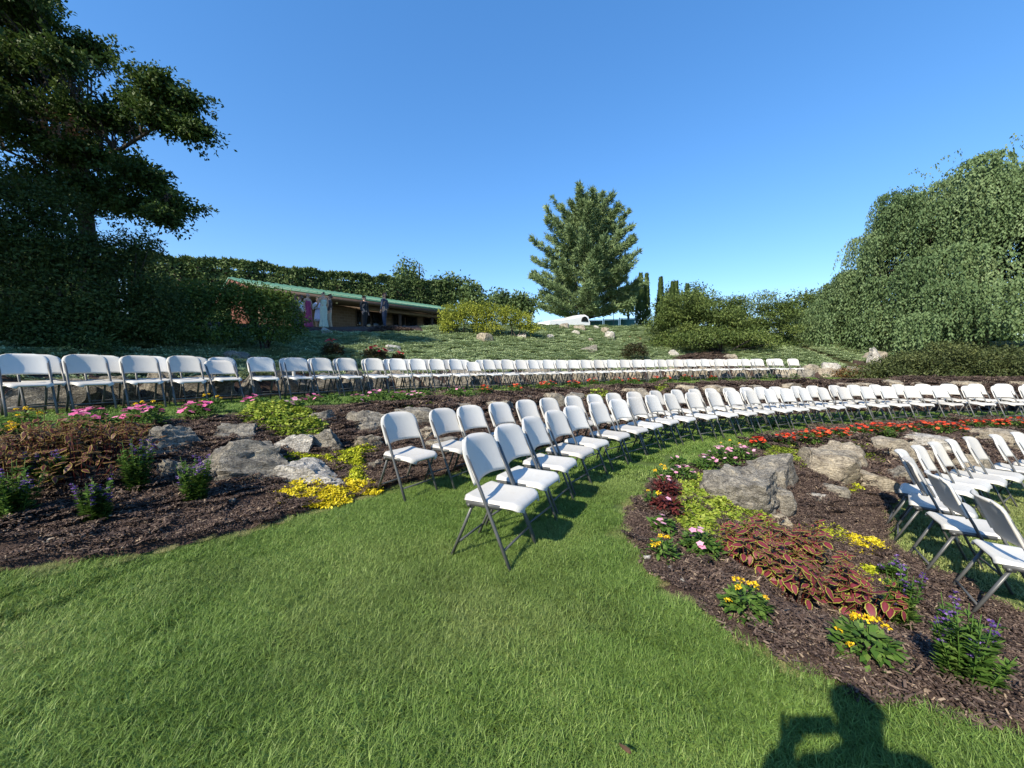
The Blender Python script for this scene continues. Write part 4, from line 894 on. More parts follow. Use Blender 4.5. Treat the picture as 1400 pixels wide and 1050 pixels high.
# the white pine in the middle
def pine(label, x, y, top, width):
    z0 = float(zt(x, y)) - 0.1; Hh = top - z0; root = thing('pine_tree', label, 'tree', (x, y, z0))
    b = MB(); b.tube([(0, 0, 0), (0.05, 0, Hh * 0.3), (-0.05, 0.05, Hh * 0.65), (0, 0, Hh * 0.97)], [0.32, 0.26, 0.14, 0.03], 10); b.build('trunk', M['bark'], root, smooth=True)
    lb = MB(); nb = MB(); P_, D_, T_ = [], [], []
    z = 2.1
    while z < Hh * 0.97:
        f = z / Hh
        prof = np.interp(f, [0, 0.12, 0.30, 0.5, 0.7, 0.85, 1.0], [0.80, 1.0, 1.0, 0.90, 0.74, 0.50, 0.10]) * width / 2
        nb_ = 7 if f < 0.8 else 5; a0 = random.random() * 6.28
        for k in range(nb_):
            a = a0 + k * 6.283 / nb_ + jit(0.3); L = prof * random.uniform(0.62, 1.14); rise = np.interp(f, [0, 0.25, 0.6, 1], [0.10, 0.30, 0.62, 1.2]) + jit(0.12)
            t = np.linspace(0, 1, 7)
            pth = np.stack([np.cos(a) * L * t, np.sin(a) * L * t, z + L * rise * (t * 0.45 + 0.55 * t * t)], 1); pth[1:] += rng.normal(size=(6, 3)) * 0.05
            lb.tube(pth, np.linspace(0.035 + 0.05 * (1 - f), 0.008, 7), 5)
            m = int(18 + L * 16)
            for q in range(m):
                s = 0.22 + 0.80 * random.random() ** 0.75; i = min(5, int(s * 6)); c = pth[i] + (pth[i + 1] - pth[i]) * (s * 6 - i)
                side = random.choice((-1, 1)) * random.random() ** 0.7 * 0.30 * L * (1.1 - s)
                c = c + np.array([-math.sin(a) * side, math.cos(a) * side, jit(0.12) + abs(side) * 0.12])
                P_.append(c); D_.append(np.array([math.cos(a) * 0.7 - math.sin(a) * side * 0.5, math.sin(a) * 0.7 + math.cos(a) * side * 0.5, 0.75])); T_.append(0.45 + 0.2 * random.gauss(0, 1))
        z += 0.5 + 0.1 * random.random()
    P_ = np.repeat(np.array(P_), 10, 0); D_ = np.repeat(unit(np.array(D_)), 10, 0); T_ = np.repeat(np.array(T_), 10) + rng.normal(size=len(P_)) * 0.1
    n = len(P_); D_ = D_ * 0.8 + rdir(n) * 0.75
    add_leaves(nb, P_ + rng.normal(size=(n, 3)) * 0.07, D_, rdir(n), 0.30 + 0.16 * rng.random(n), 0.05 + 0.025 * rng.random(n), T_)
    lb.build('limbs', M['bark'], root); nb.build('crown', M['needle'], root)
    return root
px_, py_, _ = at(800, 0, 35)
pine('large blue green pine on the crest, the tallest tree in the middle', px_, py_, at(800, 288, 35)[2], 10.0)

# spreading yews right of the crest
G = 'spreading yews right of the crest'
def yew(label, px, d, cl, mat='leaf_yew', leaf=0.13, group=G, name='spreading_yew'):
    C = []
    for (x0, x1, y0, y1, n) in cl:
        for _ in range(n):
            px_ = random.uniform(x0, x1); u = (px_ - x0) / (x1 - x0); topy = y1 + (y0 - y1) * math.sin(math.pi * min(1, max(0, 0.1 + 0.8 * u))) ** 0.6 * random.uniform(0.72, 1.06)
            py_ = random.uniform(topy, y1); dd = d + jit(1.5)
            w = random.uniform(0.5, 1.0)
            C.append((at(px_, py_, dd), (w, w * 0.8, w * 0.19), 420))
    x, y, _ = at(px, 0, d); z = float(zt(x, y)) - 0.1
    tr = [([(x + jit(.3), y + jit(.3), z), ((x + c[0][0]) / 2, (y + c[0][1]) / 2, (z + c[0][2]) / 2), c[0]], 0.06, 0.02) for c in C[:6]]
    return tree(name, label, 'shrub', (x, y), C, leaf, M_(mat), tr, group, 0.4, 0.9, 0.05, limbs=False, shell=0.2)
def M_(k): return k
yew('spreading yew with tiered sprays at the left of its group', 960, 23.5, [(893, 1010, 398, 474, 72), (905, 1000, 392, 440, 24)])
yew('tall spreading yew in the middle of its group', 1030, 24.5, [(985, 1085, 396, 476, 74)])
yew('dark spreading yew beside the weeping tree', 1100, 29.5, [(1060, 1165, 400, 474, 72)])
yew('low bright green shrub at the foot of the yews', 990, 21.8, [(930, 1050, 445, 474, 26)])

# the weeping tree, right
SEEDW = 5
def weeping(label, cx, cy, lab_dir):
    z0 = float(zt(cx, cy)) - 0.1; root = thing('weeping_tree', label, 'tree', (cx, cy, z0))
    lat = np.array([0.637, -0.77]); dep = np.array([0.77, 0.637])
    def R(z): return float(np.interp(z, [1.4, 3.0, 4.5, 6.3, 8.5, 10.7, 12.0, 12.9], [9.0, 8.3, 6.8, 5.7, 5.2, 4.3, 2.8, 0.5]))
    tb = MB(); tb.tube([(0, 0, 0), (0.1, 0.1, 3), (-0.2, 0, 6), (0, 0, 8.0)], [0.36, 0.3, 0.22, 0.08], 10); tb.build('trunk', M['bark'], root, smooth=True)
    lb = MB(); cmb = MB()
    random.seed(SEEDW)
    A, B = [], []
    def w3(q2, z): return np.stack([q2[..., 0] * lat[0] + q2[..., 1] * dep[0], q2[..., 0] * lat[1] + q2[..., 1] * dep[1], z], -1)
    # umbrella-like cascades: an arching bough end from which a fan of twigs hangs
    for q in range(196):
        inner = 92 <= q < 132; lobe = 132 <= q < 166; cap = q >= 166
        zc = (3.4 + 8.3 * ((q + 0.5) / 92) ** 0.85 if q < 92 else random.uniform(3.5, 11.0)) + jit(0.35); ang = q * 2.39996 + jit(0.35)
        if lobe: zc = random.uniform(3.2, 7.0); ang = math.pi + random.gauss(0, 0.45)
        rr = R(zc - 1.3) * (random.uniform(0.35, 0.58) if inner else random.uniform(0.70, 1.07) if not lobe else random.uniform(0.9, 1.04))
        if zc > 11.6: rr *= random.uniform(0.3, 0.9)
        if cap: zc = random.uniform(9.6, 11.9); rr = R(zc - 0.4) * random.uniform(0.15, 0.95)
        ca, sa = math.cos(ang), math.sin(ang)
        wid = random.uniform(0.65, 1.25); tt = 0.5 + 0.2 * random.gauss(0, 1)
        for _ in range(40 if inner else 52):
            f = random.gauss(0, 0.55); back = random.random() ** 2.2
            r0 = rr - back * wid * 1.1
            base = np.array([ca * r0 - sa * f * wid, (sa * r0 + ca * f * wid) * 0.75])
            out = np.array([ca + jit(0.5) - sa * f * 0.5, (sa + jit(0.5) + ca * f * 0.5) * 0.75]) * random.uniform(0.15, 0.75)
            zs = zc + 0.35 - 0.35 * f * f + 0.25 * back + jit(0.12)
            # over the junipers the skirt stays higher, to the left it reaches the ground
            low = 1.5 if ca < -0.35 else (3.0 + jit(0.5) if sa < 0.35 and ca > -0.15 else 2.3)
            zend = max(low + jit(0.25), zs - random.uniform(1.0, 3.1))
            if zs - zend < 0.35: continue
            m = int((zs - zend) * 12) + 6; t = np.linspace(0, 1, m)
            lp = base[None, :] + out[None, :] * (1 - (1 - t) ** 2.2)[:, None]
            A.append(w3(lp, zs + 0.13 * np.sin(math.pi * np.minimum(1, t * 2.2)) - (zs - zend) * t ** 1.3 - z0)); B.append(np.full(m, tt + random.gauss(0, 0.07)))
        if q % 3 == 0:
            limb(lb, (0, 0, max(1.5, (zc - z0) * 0.72)), tuple(w3(np.array([ca * rr * 0.85, sa * rr * 0.64]), zc - z0)), 0.09, 0.02, 0.10)
    # wispy shoots at the top
    for _ in range(60):
        ang = random.uniform(0, 6.283); zc = random.uniform(9.5, 12.6); rr = R(zc) * 0.95; m = 14; t = np.linspace(0, 1, m)
        d2 = np.array([math.cos(ang), math.sin(ang) * 0.75]); lp = d2[None, :] * (rr + t * 0.7)[:, None]
        A.append(w3(lp, zc + 0.75 * np.sin(t * 2.2) - z0)); B.append(np.full(m, 0.6))
    P = np.concatenate(A); T = np.concatenate(B); n = len(P)
    P = P + rng.normal(size=(n, 3)) * 0.055
    D = rdir(n) * 0.62; D[:, 2] -= 0.9
    O = P.copy(); O[:, 2] = 3.0; O = unit(O)
    add_leaves(cmb, P, D, O * 0.8 + rdir(n) * 0.7, 0.12 + 0.07 * rng.random(n), 0.058 + 0.025 * rng.random(n), T + rng.normal(size=n) * 0.16)
    lb.build('limbs', M['bark'], root, smooth=True); cmb.build('crown', M['leaf_weep'], root)
weeping('big weeping tree with cascading pale green branches', 26.0, 21.5, None)
# dark evergreens closing the view behind it
G = 'dark evergreens behind the weeping tree'
for k, (px, d, cl, lab) in enumerate([(1215, 32, [(1160, 1270, 425, 496, 60)], 'dark evergreen shrub seen under the left of the weeping tree'), (1310, 31, [(1260, 1360, 415, 496, 80)], 'dark evergreen shrub seen under the middle of the weeping tree'), (1405, 30, [(1350, 1480, 415, 496, 90)], 'dark evergreen shrub seen under the right of the weeping tree')]):
    yew(lab, px, d, cl, 'leaf_dark', 0.22, G, 'evergreen_shrub')
# junipers under it
G = 'dark spreading junipers under the weeping tree'
for k, (px, d, cl, lab) in enumerate([(1195, 17.6, [(1172, 1232, 492, 512, 14)], 'lowest juniper, at the left edge of its group'), (1245, 17.4, [(1205, 1300, 478, 513, 34)], 'spreading juniper in front of the pale rock'), (1300, 17.2, [(1262, 1345, 466, 512, 34)], 'spreading juniper under the dark hollow of the weeping tree'),
                                      (1355, 17.0, [(1318, 1400, 472, 512, 32)], 'spreading juniper with bright tips near the edge'), (1410, 16.8, [(1372, 1470, 474, 512, 30)], 'darkest juniper at the right edge')]):
    yew(lab, px, d, cl, 'leaf_jun', 0.10, G, 'spreading_juniper')
x, y, z = at(1195, 495, 19.5)
for (px, py, d, w, h, lab) in [(1195, 497, 19.0, 1.0, 0.55, 'pale granite boulder half hidden below the weeping branches')]:
    x, y, _ = at(px, py, d); boulder(400, x, y, w, h + 0.3, 'rock_pale', lab, 'boulders under the weeping tree')
for k, (px, d, c) in enumerate([(1150, 17.5, 'leaf'), (1162, 17.2, 'leaf'), (1185, 17.3, 'leaf')]):
    x, y, _ = at(px, 0, d); cl = [((x + jit(.25), y + jit(.25), float(zt(x, y)) + 0.22 + jit(.1)), (.28, .28, .2), 160) for _ in range(4)]
    tree('bronze_perennial', 'small bronze leaved perennial, %s of three below the weeping tree' % ['left', 'middle', 'right'][k], 'plant', (x, y), cl, 0.07, 'bronze', [([(x, y, float(zt(x, y))), (x, y, float(zt(x, y)) + 0.1), (x, y, float(zt(x, y)) + 0.3)], 0.01, 0.005)], 'bronze perennials', limbs=False)
# ---------------------------------------------------------------- building with the green roof, at the crest
M['roof'] = simple('green_metal_roof', (0.068, 0.17, 0.118), 0.5, var=0.08, scale=1.5)
M['redwood'] = simple('red_brown_trim', (0.19, 0.07, 0.05), 0.6, var=0.15, scale=4)
M['darkwood'] = simple('dark_brown_wood', (0.055, 0.035, 0.028), 0.7, var=0.2, scale=4)
M['beam'] = simple('weathered_beam', (0.085, 0.06, 0.045), 0.7, var=0.2, scale=4)
def block_mat():
    m, N, L, B = nt('block_wall')
    tc = N.new('ShaderNodeTexCoord'); br = N.new('ShaderNodeTexBrick')
    sx = N.new('ShaderNodeSeparateXYZ'); cb = N.new('ShaderNodeCombineXYZ'); L.new(tc.outputs['Object'], sx.inputs[0])
    L.new(sx.outputs[0], cb.inputs[0]); L.new(sx.outputs[2], cb.inputs[1])
    br.inputs['Scale'].default_value = 1.0; br.inputs['Brick Width'].default_value = 0.4; br.inputs['Row Height'].default_value = 0.2; br.inputs['Mortar Size'].default_value = 0.012
    br.inputs['Color1'].default_value = (0.135, 0.092, 0.066, 1); br.inputs['Color2'].default_value = (0.10, 0.068, 0.05, 1); br.inputs['Mortar'].default_value = (0.17, 0.135, 0.11, 1)
    L.new(cb.outputs[0], br.inputs['Vector']); L.new(br.outputs['Color'], B.inputs['Base Color']); B.inputs['Roughness'].default_value = 0.9
    b = N.new('ShaderNodeBump'); b.inputs['Strength'].default_value = 0.6; b.inputs['Distance'].default_value = 0.01; b.invert = True
    L.new(br.outputs['Fac'], b.inputs['Height']); L.new(b.outputs[0], B.inputs['Normal'])
    return m
M['block'] = block_mat()
# local frame: +X along the eave away from the camera, +Y into the building
bx, by = -14.8, 22.0
bang = math.atan2(0.74, 0.67)
bz = 3.32
bld = thing('pavilion', 'long low block building with a green metal roof and deep dark porch', 'building', (bx, by, bz), bang)
LB, EV = 16.5, 2.52
sl = 1.05 / 4.5
b = MB(); b.box((LB / 2 + 0.5, 2.35, 1.22), (LB - 1.0, 0.2, 2.44)); b.build('wall', M['block'], bld)
b = MB(); b.box((0.55, 4.5, 1.2), (0.2, 4.05, 2.4)); b.build('gable_wall', M['redwood'], bld)
b = MB()
b.add([(0.52, 2.4, 2.46), (0.52, 6.6, 2.46), (0.52, 4.5, 3.35), (0.66, 2.4, 2.46), (0.66, 6.6, 2.46), (0.66, 4.5, 3.35)], [np.array([(0, 1, 2), (5, 4, 3)]), np.array([(0, 3, 4, 1), (1, 4, 5, 2), (2, 5, 3, 0)])])
b.build('gable_panel', M['redwood'], bld)
b = MB(); b.box((LB / 2 + 0.5, 6.8, 1.22), (LB - 1.0, 0.2, 2.44)); b.box((LB - 0.1, 4.5, 1.22), (0.2, 4.2, 2.44)); b.build('back_wall', M['block'], bld)
# roof slopes with real thickness
def slope_box(y0, z0, y1, z1, t, x0, x1):
    q = []
    for x in (x0, x1): q += [(x, y0, z0), (x, y1, z1), (x, y1, z1 + t), (x, y0, z0 + t)]
    return q, np.array([(0, 1, 2, 3), (7, 6, 5, 4), (0, 4, 5, 1), (1, 5, 6, 2), (2, 6, 7, 3), (3, 7, 4, 0)])
rf = MB(); rf.add(*slope_box(-0.05, EV + 0.06, 4.5, EV + 0.06 + 4.55 * sl, 0.09, -0.05, LB)); roof = rf.build('roof', M['roof'], bld)
rf = MB(); rf.add(*slope_box(9.05, EV + 0.06, 4.502, EV + 0.06 + 4.548 * sl, 0.09, -0.05, LB)); rf.build('roof', M['roof'], bld)
sm = MB()
for k in range(33):
    x = k * 0.5 + 0.1
    sm.add(*slope_box(-0.07, EV + 0.15, 4.5, EV + 0.15 + 4.57 * sl, 0.05, x, x + 0.04))
s_ = sm.build('roof_seams', M['roof'], roof); s_['kind'] = 'stuff'
b = MB(); b.box((LB / 2, 0.0, EV - 0.06), (LB - 0.1, 0.10, 0.22)); b.build('eave_fascia', M['darkwood'], bld)
b = MB(); b.add(*slope_box(-0.04, EV - 0.17, 4.5, EV - 0.17 + 4.54 * sl, 0.22, 0.0, 0.07)); b.build('gable_fascia', M['redwood'], bld)
b = MB(); b.add(*slope_box(9.04, EV - 0.17, 4.502, EV - 0.17 + 4.538 * sl, 0.22, 0.0, 0.07)); b.build('gable_fascia', M['redwood'], bld)
b = MB(); b.box((LB / 2 + 0.1, 1.17, EV - 0.09), (LB - 0.5, 2.12, 0.04)); b.build('soffit', M['darkwood'], bld)
b = MB(); b.box((LB / 2 + 3.6, 0.75, EV - 0.34), (LB - 7.6, 0.16, 0.26)); b.build('porch_beam', M['beam'], bld)
for x in (7.0, 10.0, 13.0, 16.0):
    b = MB(); b.box((x, 0.75, (EV - 0.48) / 2), (0.18, 0.18, EV - 0.48)); b.build('post', M['darkwood'], bld)
M['glass'] = simple('dark_glass', (0.012, 0.014, 0.016), 0.12, var=0.05)
for x in (8.4, 11.4, 14.4):
    f = MB(); f.box((x, 2.235, 1.15), (2.4, 0.06, 2.1)); w = f.build('door_frame', M['darkwood'], bld)
    g = MB(); g.box((x - 0.58, 2.197, 1.15), (1.05, 0.02, 1.9)); g.build('pane', M['glass'], w)
    g = MB(); g.box((x + 0.58, 2.197, 1.15), (1.05, 0.02, 1.9)); g.build('pane', M['glass'], w)
M['lampglass'] = simple('lamp_globe', (0.7, 0.68, 0.6), 0.3)
for x in (5.3, 9.2, 13.2):
    b = MB(); b.lathe([(0.01, 0), (0.06, 0.02), (0.075, 0.07), (0.05, 0.12)], 10); b.build('soffit_lamp', M['lampglass'], bld, (x, 1.0, EV - 0.23), smooth=True)

# ---------------------------------------------------------------- teal screened fence and rail, vehicles behind the crest
M['teal'] = simple('teal_mesh_panel', (0.06, 0.17, 0.155), 0.7, var=0.15, scale=3)
M['tealpost'] = simple('dark_green_rail', (0.04, 0.085, 0.07), 0.5)
fx = [(803, 36.5), (824, 36.3), (846, 36.0), (868, 35.6)]
F0 = [at(px, 0, d)[:2] for px, d in fx]
fz = [float(zt(*p)) for p in F0]
ftop = [at(803, 438, 36.5)[2], at(824, 437, 36.3)[2], at(846, 436, 36)[2], at(868, 435, 35.6)[2]]
fence = thing('screen_fence', 'teal screened fence with posts along the crest right of the pine', 'fence', (*F0[0], fz[0]))
o = np.array((*F0[0], fz[0]))
for k in range(4):
    b = MB(); b.tube([(F0[k][0] - o[0], F0[k][1] - o[1], fz[k] - o[2] - 0.1), (F0[k][0] - o[0], F0[k][1] - o[1], ftop[k] - o[2] + 0.1)], 0.05, 8); b.build('post', M['tealpost'], fence)
for k in range(3):
    a_, b_ = np.array(F0[k]), np.array(F0[k + 1]); c = (a_ + b_) / 2; L = np.linalg.norm(b_ - a_) - 0.14; an = math.atan2(*(b_ - a_)[::-1])
    zb, ztp = min(fz[k], fz[k + 1]) + 0.05, min(ftop[k], ftop[k + 1]) - 0.06
    p = MB(); p.box((c[0] - o[0], c[1] - o[1], (zb + ztp) / 2 - o[2]), (L, 0.03, ztp - zb), an); p.build('screen_panel', M['teal'], fence)
    p = MB(); p.box((c[0] - o[0], c[1] - o[1], ztp + 0.055 - o[2]), (L, 0.06, 0.05), an); p.build('top_rail', M['tealpost'], fence)
rail = thing('hand_rail', 'dark green stepped hand rail beside the left yew on the crest', 'railing', (*at(874, 0, 33)[:2], float(zt(*at(874, 0, 33)[:2]))))
o = np.array(rail.location); R4 = [at(873, 433, 33), at(880, 440, 31), at(889, 446, 29)]
for k, q in enumerate(R4):
    b = MB(); g = float(zt(q[0], q[1])); b.tube([(q[0] - o[0], q[1] - o[1], g - o[2] - 0.1), (q[0] - o[0], q[1] - o[1], g - o[2] + 1.05)], 0.035, 8); b.build('post', M['tealpost'], rail)
for hgt in (1.02, 0.6):
    b = MB(); b.tube([(q[0] - o[0], q[1] - o[1], float(zt(q[0], q[1])) - o[2] + hgt) for q in R4], 0.028, 8); b.build('rail', M['tealpost'], rail)
lp = at(838, 436, 34); lpz = float(zt(lp[0], lp[1]))
lamp = thing('flag_pole', 'thin grey pole standing behind the teal fence', 'pole', (lp[0], lp[1], lpz))
b = MB(); b.tube([(0, 0, 0), (0, 0, 1.0), (0, 0, at(838, 421, 34)[2] - lpz)], [0.035, 0.03, 0.025], 8); b.build('shaft', M['steel'], lamp)
b = MB(); b.lathe([(0.09, 0), (0.09, 0.05), (0.04, 0.06)], 10); b.build('base', M['steel'], lamp)

M['carwhite'] = simple('white_paint', (0.80, 0.80, 0.79), 0.25, var=0.01, spec=0.6)
M['carblue'] = simple('dark_blue_paint', (0.03, 0.06, 0.14), 0.25, var=0.05, spec=0.6)
def vehicle(name, label, cat, loc, rz, L, W, H_, paint, prof):
    v = thing(name, label, cat, loc, rz)
    bm = bmesh.new(); P = np.array(prof) * np.array([L, H_])
    n = len(P); rows = []
    for y, k in ((-W / 2, 0.86), (-W / 2 * 0.96, 0.95), (-W / 2 * 0.8, 1.0), (0, 1.02), (W / 2 * 0.8, 1.0), (W / 2 * 0.96, 0.95), (W / 2, 0.86)):
        rows.append([bm.verts.new((x, y, 0.25 + (z - 0.25) * k if z > 0.6 * H_ else z)) for x, z in P])
    for i in range(len(rows) - 1):
        for j in range(n): bm.faces.new((rows[i][j], rows[i][(j + 1) % n], rows[i + 1][(j + 1) % n], rows[i + 1][j]))
    bm.faces.new(rows[0]); bm.faces.new(rows[-1][::-1]); bmesh.ops.recalc_face_normals(bm, faces=bm.faces)
    me = bpy.data.meshes.new('body'); bm.to_mesh(me); bm.free(); me.materials.append(paint); link('body', me, v)
    for x in (0.18 * L, 0.80 * L):
        for y in (-W / 2 + 0.08, W / 2 - 0.08):
            w = MB(); w.tube([(x, y - 0.1, 0.32), (x, y + 0.1, 0.32)], 0.32, 18); t = w.build('wheel', M['rubber'], v)
            w = MB(); w.tube([(x, y - 0.112, 0.32), (x, y + 0.112, 0.32)], 0.19, 14); w.build('rim', M['steel'], t)
    return v
vx, vy = at(741, 0, 29.3)[:2]
vz = float(zt(vx + 1.6, vy + 0.9))
VP = [(0.0, 0.18), (0.0, 0.50), (0.03, 0.56), (0.30, 0.68), (0.62, 0.86), (0.78, 0.97), (0.90, 1.0), (0.965, 0.93), (1.0, 0.6), (1.0, 0.18)]
van = vehicle('parked_van', 'white sloping vehicle roof with an arched dark rear window over the crest', 'van', (vx, vy, vz), math.radians(30), 3.9, 1.85, at(780, 431, 30.6)[2] - vz, M['carwhite'], VP)
Hh = at(780, 431, 30.6)[2] - vz
g = MB(); a = np.linspace(0, math.pi, 14)
# rear side window: an arched pane just proud of the flank
ring = [(3.36 + 0.36 * math.cos(t) * 1.0, -0.945, Hh * 0.62 + Hh * 0.27 * math.sin(t)) for t in a]
ring2 = [(x, y + 0.03, z) for x, y, z in ring]; m_ = len(ring)
g.add(ring + ring2, [np.arange(m_)[None, :], np.arange(m_)[::-1][None, :] + m_]); g.build('side_window', M['glass'], van)
g = MB(); g.box((3.895, 0, Hh * 0.74), (0.03, 1.4, Hh * 0.22)); g.build('rear_window', M['glass'], van)
cx_, cy_ = at(790, 0, 36.5)[:2]; cz_ = float(zt(cx_ + .8, cy_))
CP_ = [(0.0, 0.2), (0.0, 0.55), (0.25, 0.62), (0.40, 0.95), (0.50, 1.0), (0.72, 0.98), (0.88, 0.66), (1.0, 0.6), (1.0, 0.2)]
car = vehicle('parked_car', 'dark blue car roof beside the white vehicle behind the crest', 'car', (cx_, cy_, cz_), math.radians(14), 3.9, 1.75, 1.5, M['carblue'], CP_)
for s in (-1, 1):
    g = MB(); q = [(1.25, s * 0.845, 0.98), (2.95, s * 0.845, 0.98), (2.6, s * 0.81, 1.34), (1.62, s * 0.81, 1.34)]
    g.add(q + [(x, y - s * 0.04, z) for x, y, z in q], [np.array([(0, 1, 2, 3), (7, 6, 5, 4)])]); g.build('side_window', M['glass'], car)

# ---------------------------------------------------------------- people
def skin_mesh(name, pts, edges, radii, mat, parent, root=0, sub=2):
    me = bpy.data.meshes.new(name); me.from_pydata([tuple(p) for p in pts], edges, []); me.materials.append(mat)
    o = link(name, me, parent)
    o.modifiers.new('skin', 'SKIN')
    for i, r in enumerate(radii):
        sv = me.skin_vertices[0].data[i]; r = (r, r) if isinstance(r, (int, float)) else r
        sv.radius = r
        sv.use_root = (i == root)
    o.modifiers['skin'].use_smooth_shade = True
    s = o.modifiers.new('subd', 'SUBSURF'); s.levels = sub; s.render_levels = sub
    return o
def cloth(c, r=0.8): return simple('cloth', c, r, var=0.1, scale=14)
M['skin'] = simple('skin', (0.50, 0.30, 0.21), 0.55, var=0.06); M['skin_dark'] = simple('skin_dark', (0.22, 0.12, 0.08), 0.55, var=0.06)
M['hair_dark'] = simple('dark_hair', (0.02, 0.014, 0.01), 0.5); M['hair_blonde'] = simple('blonde_hair', (0.36, 0.25, 0.13), 0.5); M['hair_brown'] = simple('brown_hair', (0.09, 0.05, 0.03), 0.5)
M['eye'] = simple('eye', (0.02, 0.015, 0.012), 0.2); M['lip'] = simple('lip', (0.40, 0.13, 0.11), 0.5)
def person(label, x, y, z, yaw, h=1.7, skin='skin', hair='hair_dark', bun=False, arms=None, legs=0.0, wear=(), fem=False, fingers=True):
    """local frame: faces +Y. arms: ((elbow, wrist, fingertip) left, right) in metres for a 1.7 m figure"""
    p = thing('person', label, 'person', (x, y, z), yaw - math.pi / 2, None); k = h / 1.7; p.scale = (k, k, k)
    sw = 0.165 if fem else 0.195; hw = 0.095
    arms = arms or (((-0.25, -0.03, 1.12), (-0.24, 0.05, 0.87), (-0.23, 0.09, 0.71)), ((0.25, -0.03, 1.12), (0.24, 0.05, 0.87), (0.23, 0.09, 0.71)))
    V = [(0, 0, 0.94), (0, -0.01, 1.10), (0, -0.01, 1.27), (0, -0.015, 1.40), (0, 0.0, 1.475), (0, 0.012, 1.55), (0, 0.015, 1.63), (0, 0.0, 1.675)]
    R = [(0.145, 0.11), (0.115 if fem else 0.135, 0.095), (0.14 if fem else 0.16, 0.11), (0.10, 0.075), 0.05, (0.062, 0.07), (0.075, 0.09), (0.05, 0.06)]
    E = [(0, 1), (1, 2), (2, 3), (3, 4), (4, 5), (5, 6), (6, 7)]
    V += [(0, 0.095, 1.585)]; R += [0.018]; E += [(5, 8)]                       # nose
    A = {}
    for s, (el, wr, tip) in zip((-1, 1), arms):
        i = len(V); el, wr, tip = map(np.array, (el, wr, tip)); d = tip - wr; L = np.linalg.norm(d); d = d / L
        V += [(s * sw, -0.01, 1.385), tuple(el), tuple(wr), tuple(wr + d * L * 0.42)]; R += [0.056 if fem else 0.066, 0.042, 0.027, (0.034, 0.018)]
        E += [(3, i), (i, i + 1), (i + 1, i + 2), (i + 2, i + 3)]; A[s] = i
        if fingers:
            side = np.cross(d, (0, 0, 1.0)); side = side / max(np.linalg.norm(side), 1e-6)
            for f, (o_, ln) in enumerate(((-0.030, 0.85), (-0.010, 1.0), (0.010, 0.95), (0.028, 0.75))):
                j = len(V); b0 = wr + d * L * 0.46 + side * o_; V += [tuple(b0), tuple(b0 + d * L * 0.28 * ln), tuple(b0 + d * L * 0.5 * ln + np.array((0, 0.012, 0)))]; R += [0.010, 0.009, 0.008]; E += [(i + 3, j), (j, j + 1), (j + 1, j + 2)]
            j = len(V); b0 = wr + d * L * 0.2; V += [tuple(b0 + np.array((-s * 0.02, 0.03, 0))), tuple(b0 + d * L * 0.22 + np.array((-s * 0.03, 0.045, 0)))]; R += [0.012, 0.009]; E += [(i + 2, j), (j, j + 1)]
    Lg = {}
    for s in (-1, 1):
        i = len(V); st = legs * s
        V += [(s * hw, 0, 0.88), (s * (hw + 0.005), 0.02 + st * 0.5, 0.48), (s * hw, -0.02 + st, 0.085), (s * (hw + 0.01), 0.12 + st, 0.03)]; R += [(0.088, 0.088), 0.058, 0.037, (0.042, 0.026)]
        E += [(0, i), (i, i + 1), (i + 1, i + 2), (i + 2, i + 3)]; Lg[s] = i
    skin_mesh('body', V, E, R, M[skin], p)
    for s in (-1, 1):
        b = MB(); b.lathe([(0.002, -0.008), (0.009, -0.004), (0.010, 0.0), (0.009, 0.004), (0.002, 0.008)], 8); b.build('eye', M['eye'], p, (s * 0.030, 0.094, 1.607), smooth=True)
        b = MB(); b.lathe([(0.004, -0.028), (0.012, -0.01), (0.014, 0.012), (0.006, 0.028)], 8, sy=1.6); b.build('ear', M[skin], p, (s * 0.076, 0.0, 1.59), smooth=True)
    b = MB(); b.box((0, 0.087, 1.548), (0.045, 0.012, 0.014)); b.build('mouth', M['lip'], p)
    hp = [(0, -0.015, 1.70), (0, -0.03, 1.66), (0, -0.055, 1.60)]; hr = [(0.05, 0.06), (0.083, 0.098), (0.07, 0.06)]; he = [(0, 1), (1, 2)]
    if bun: hp += [(0, -0.10, 1.69)]; hr += [0.05]; he += [(1, 3)]
    elif fem: hp += [(0, -0.075, 1.50), (0, -0.08, 1.38)]; hr += [(0.075, 0.045), (0.06, 0.03)]; he += [(2, 3), (3, 4)]
    if hair: skin_mesh('hair', hp, he, hr, M[hair], p, 1)
    for w in wear:
        kind, mat = w[0], w[1]
        if kind == 'dress':
            top = w[2] if len(w) > 2 else 1.33; wid = w[3] if len(w) > 3 else 0.26
            b = MB(); b.lathe([(wid, 0.04), (wid * 0.97, 0.10), (wid * 0.75, 0.45), (0.175, 0.80), (0.172, 0.92), (0.128, 1.08), (0.155, 1.24), (0.150, top), (0.12, top + 0.004)], 20, sy=0.80)
            Vv = b.V[0]; an = np.arctan2(Vv[:, 1], Vv[:, 0]); fl = np.clip((0.95 - Vv[:, 2]) / 0.9, 0, 1)
            Vv[:, :2] *= (1 + 0.07 * fl * np.sin(an * 7 + Vv[:, 2] * 2))[:, None]
            b.build('dress', mat, p, smooth=True)
        if kind == 'skirt':
            b = MB(); b.lathe([(0.22, w[2]), (0.20, 0.6), (0.17, 0.85), (0.13, 1.05), (0.12, 1.055)], 18, sy=0.8); b.build('skirt', mat, p, smooth=True)
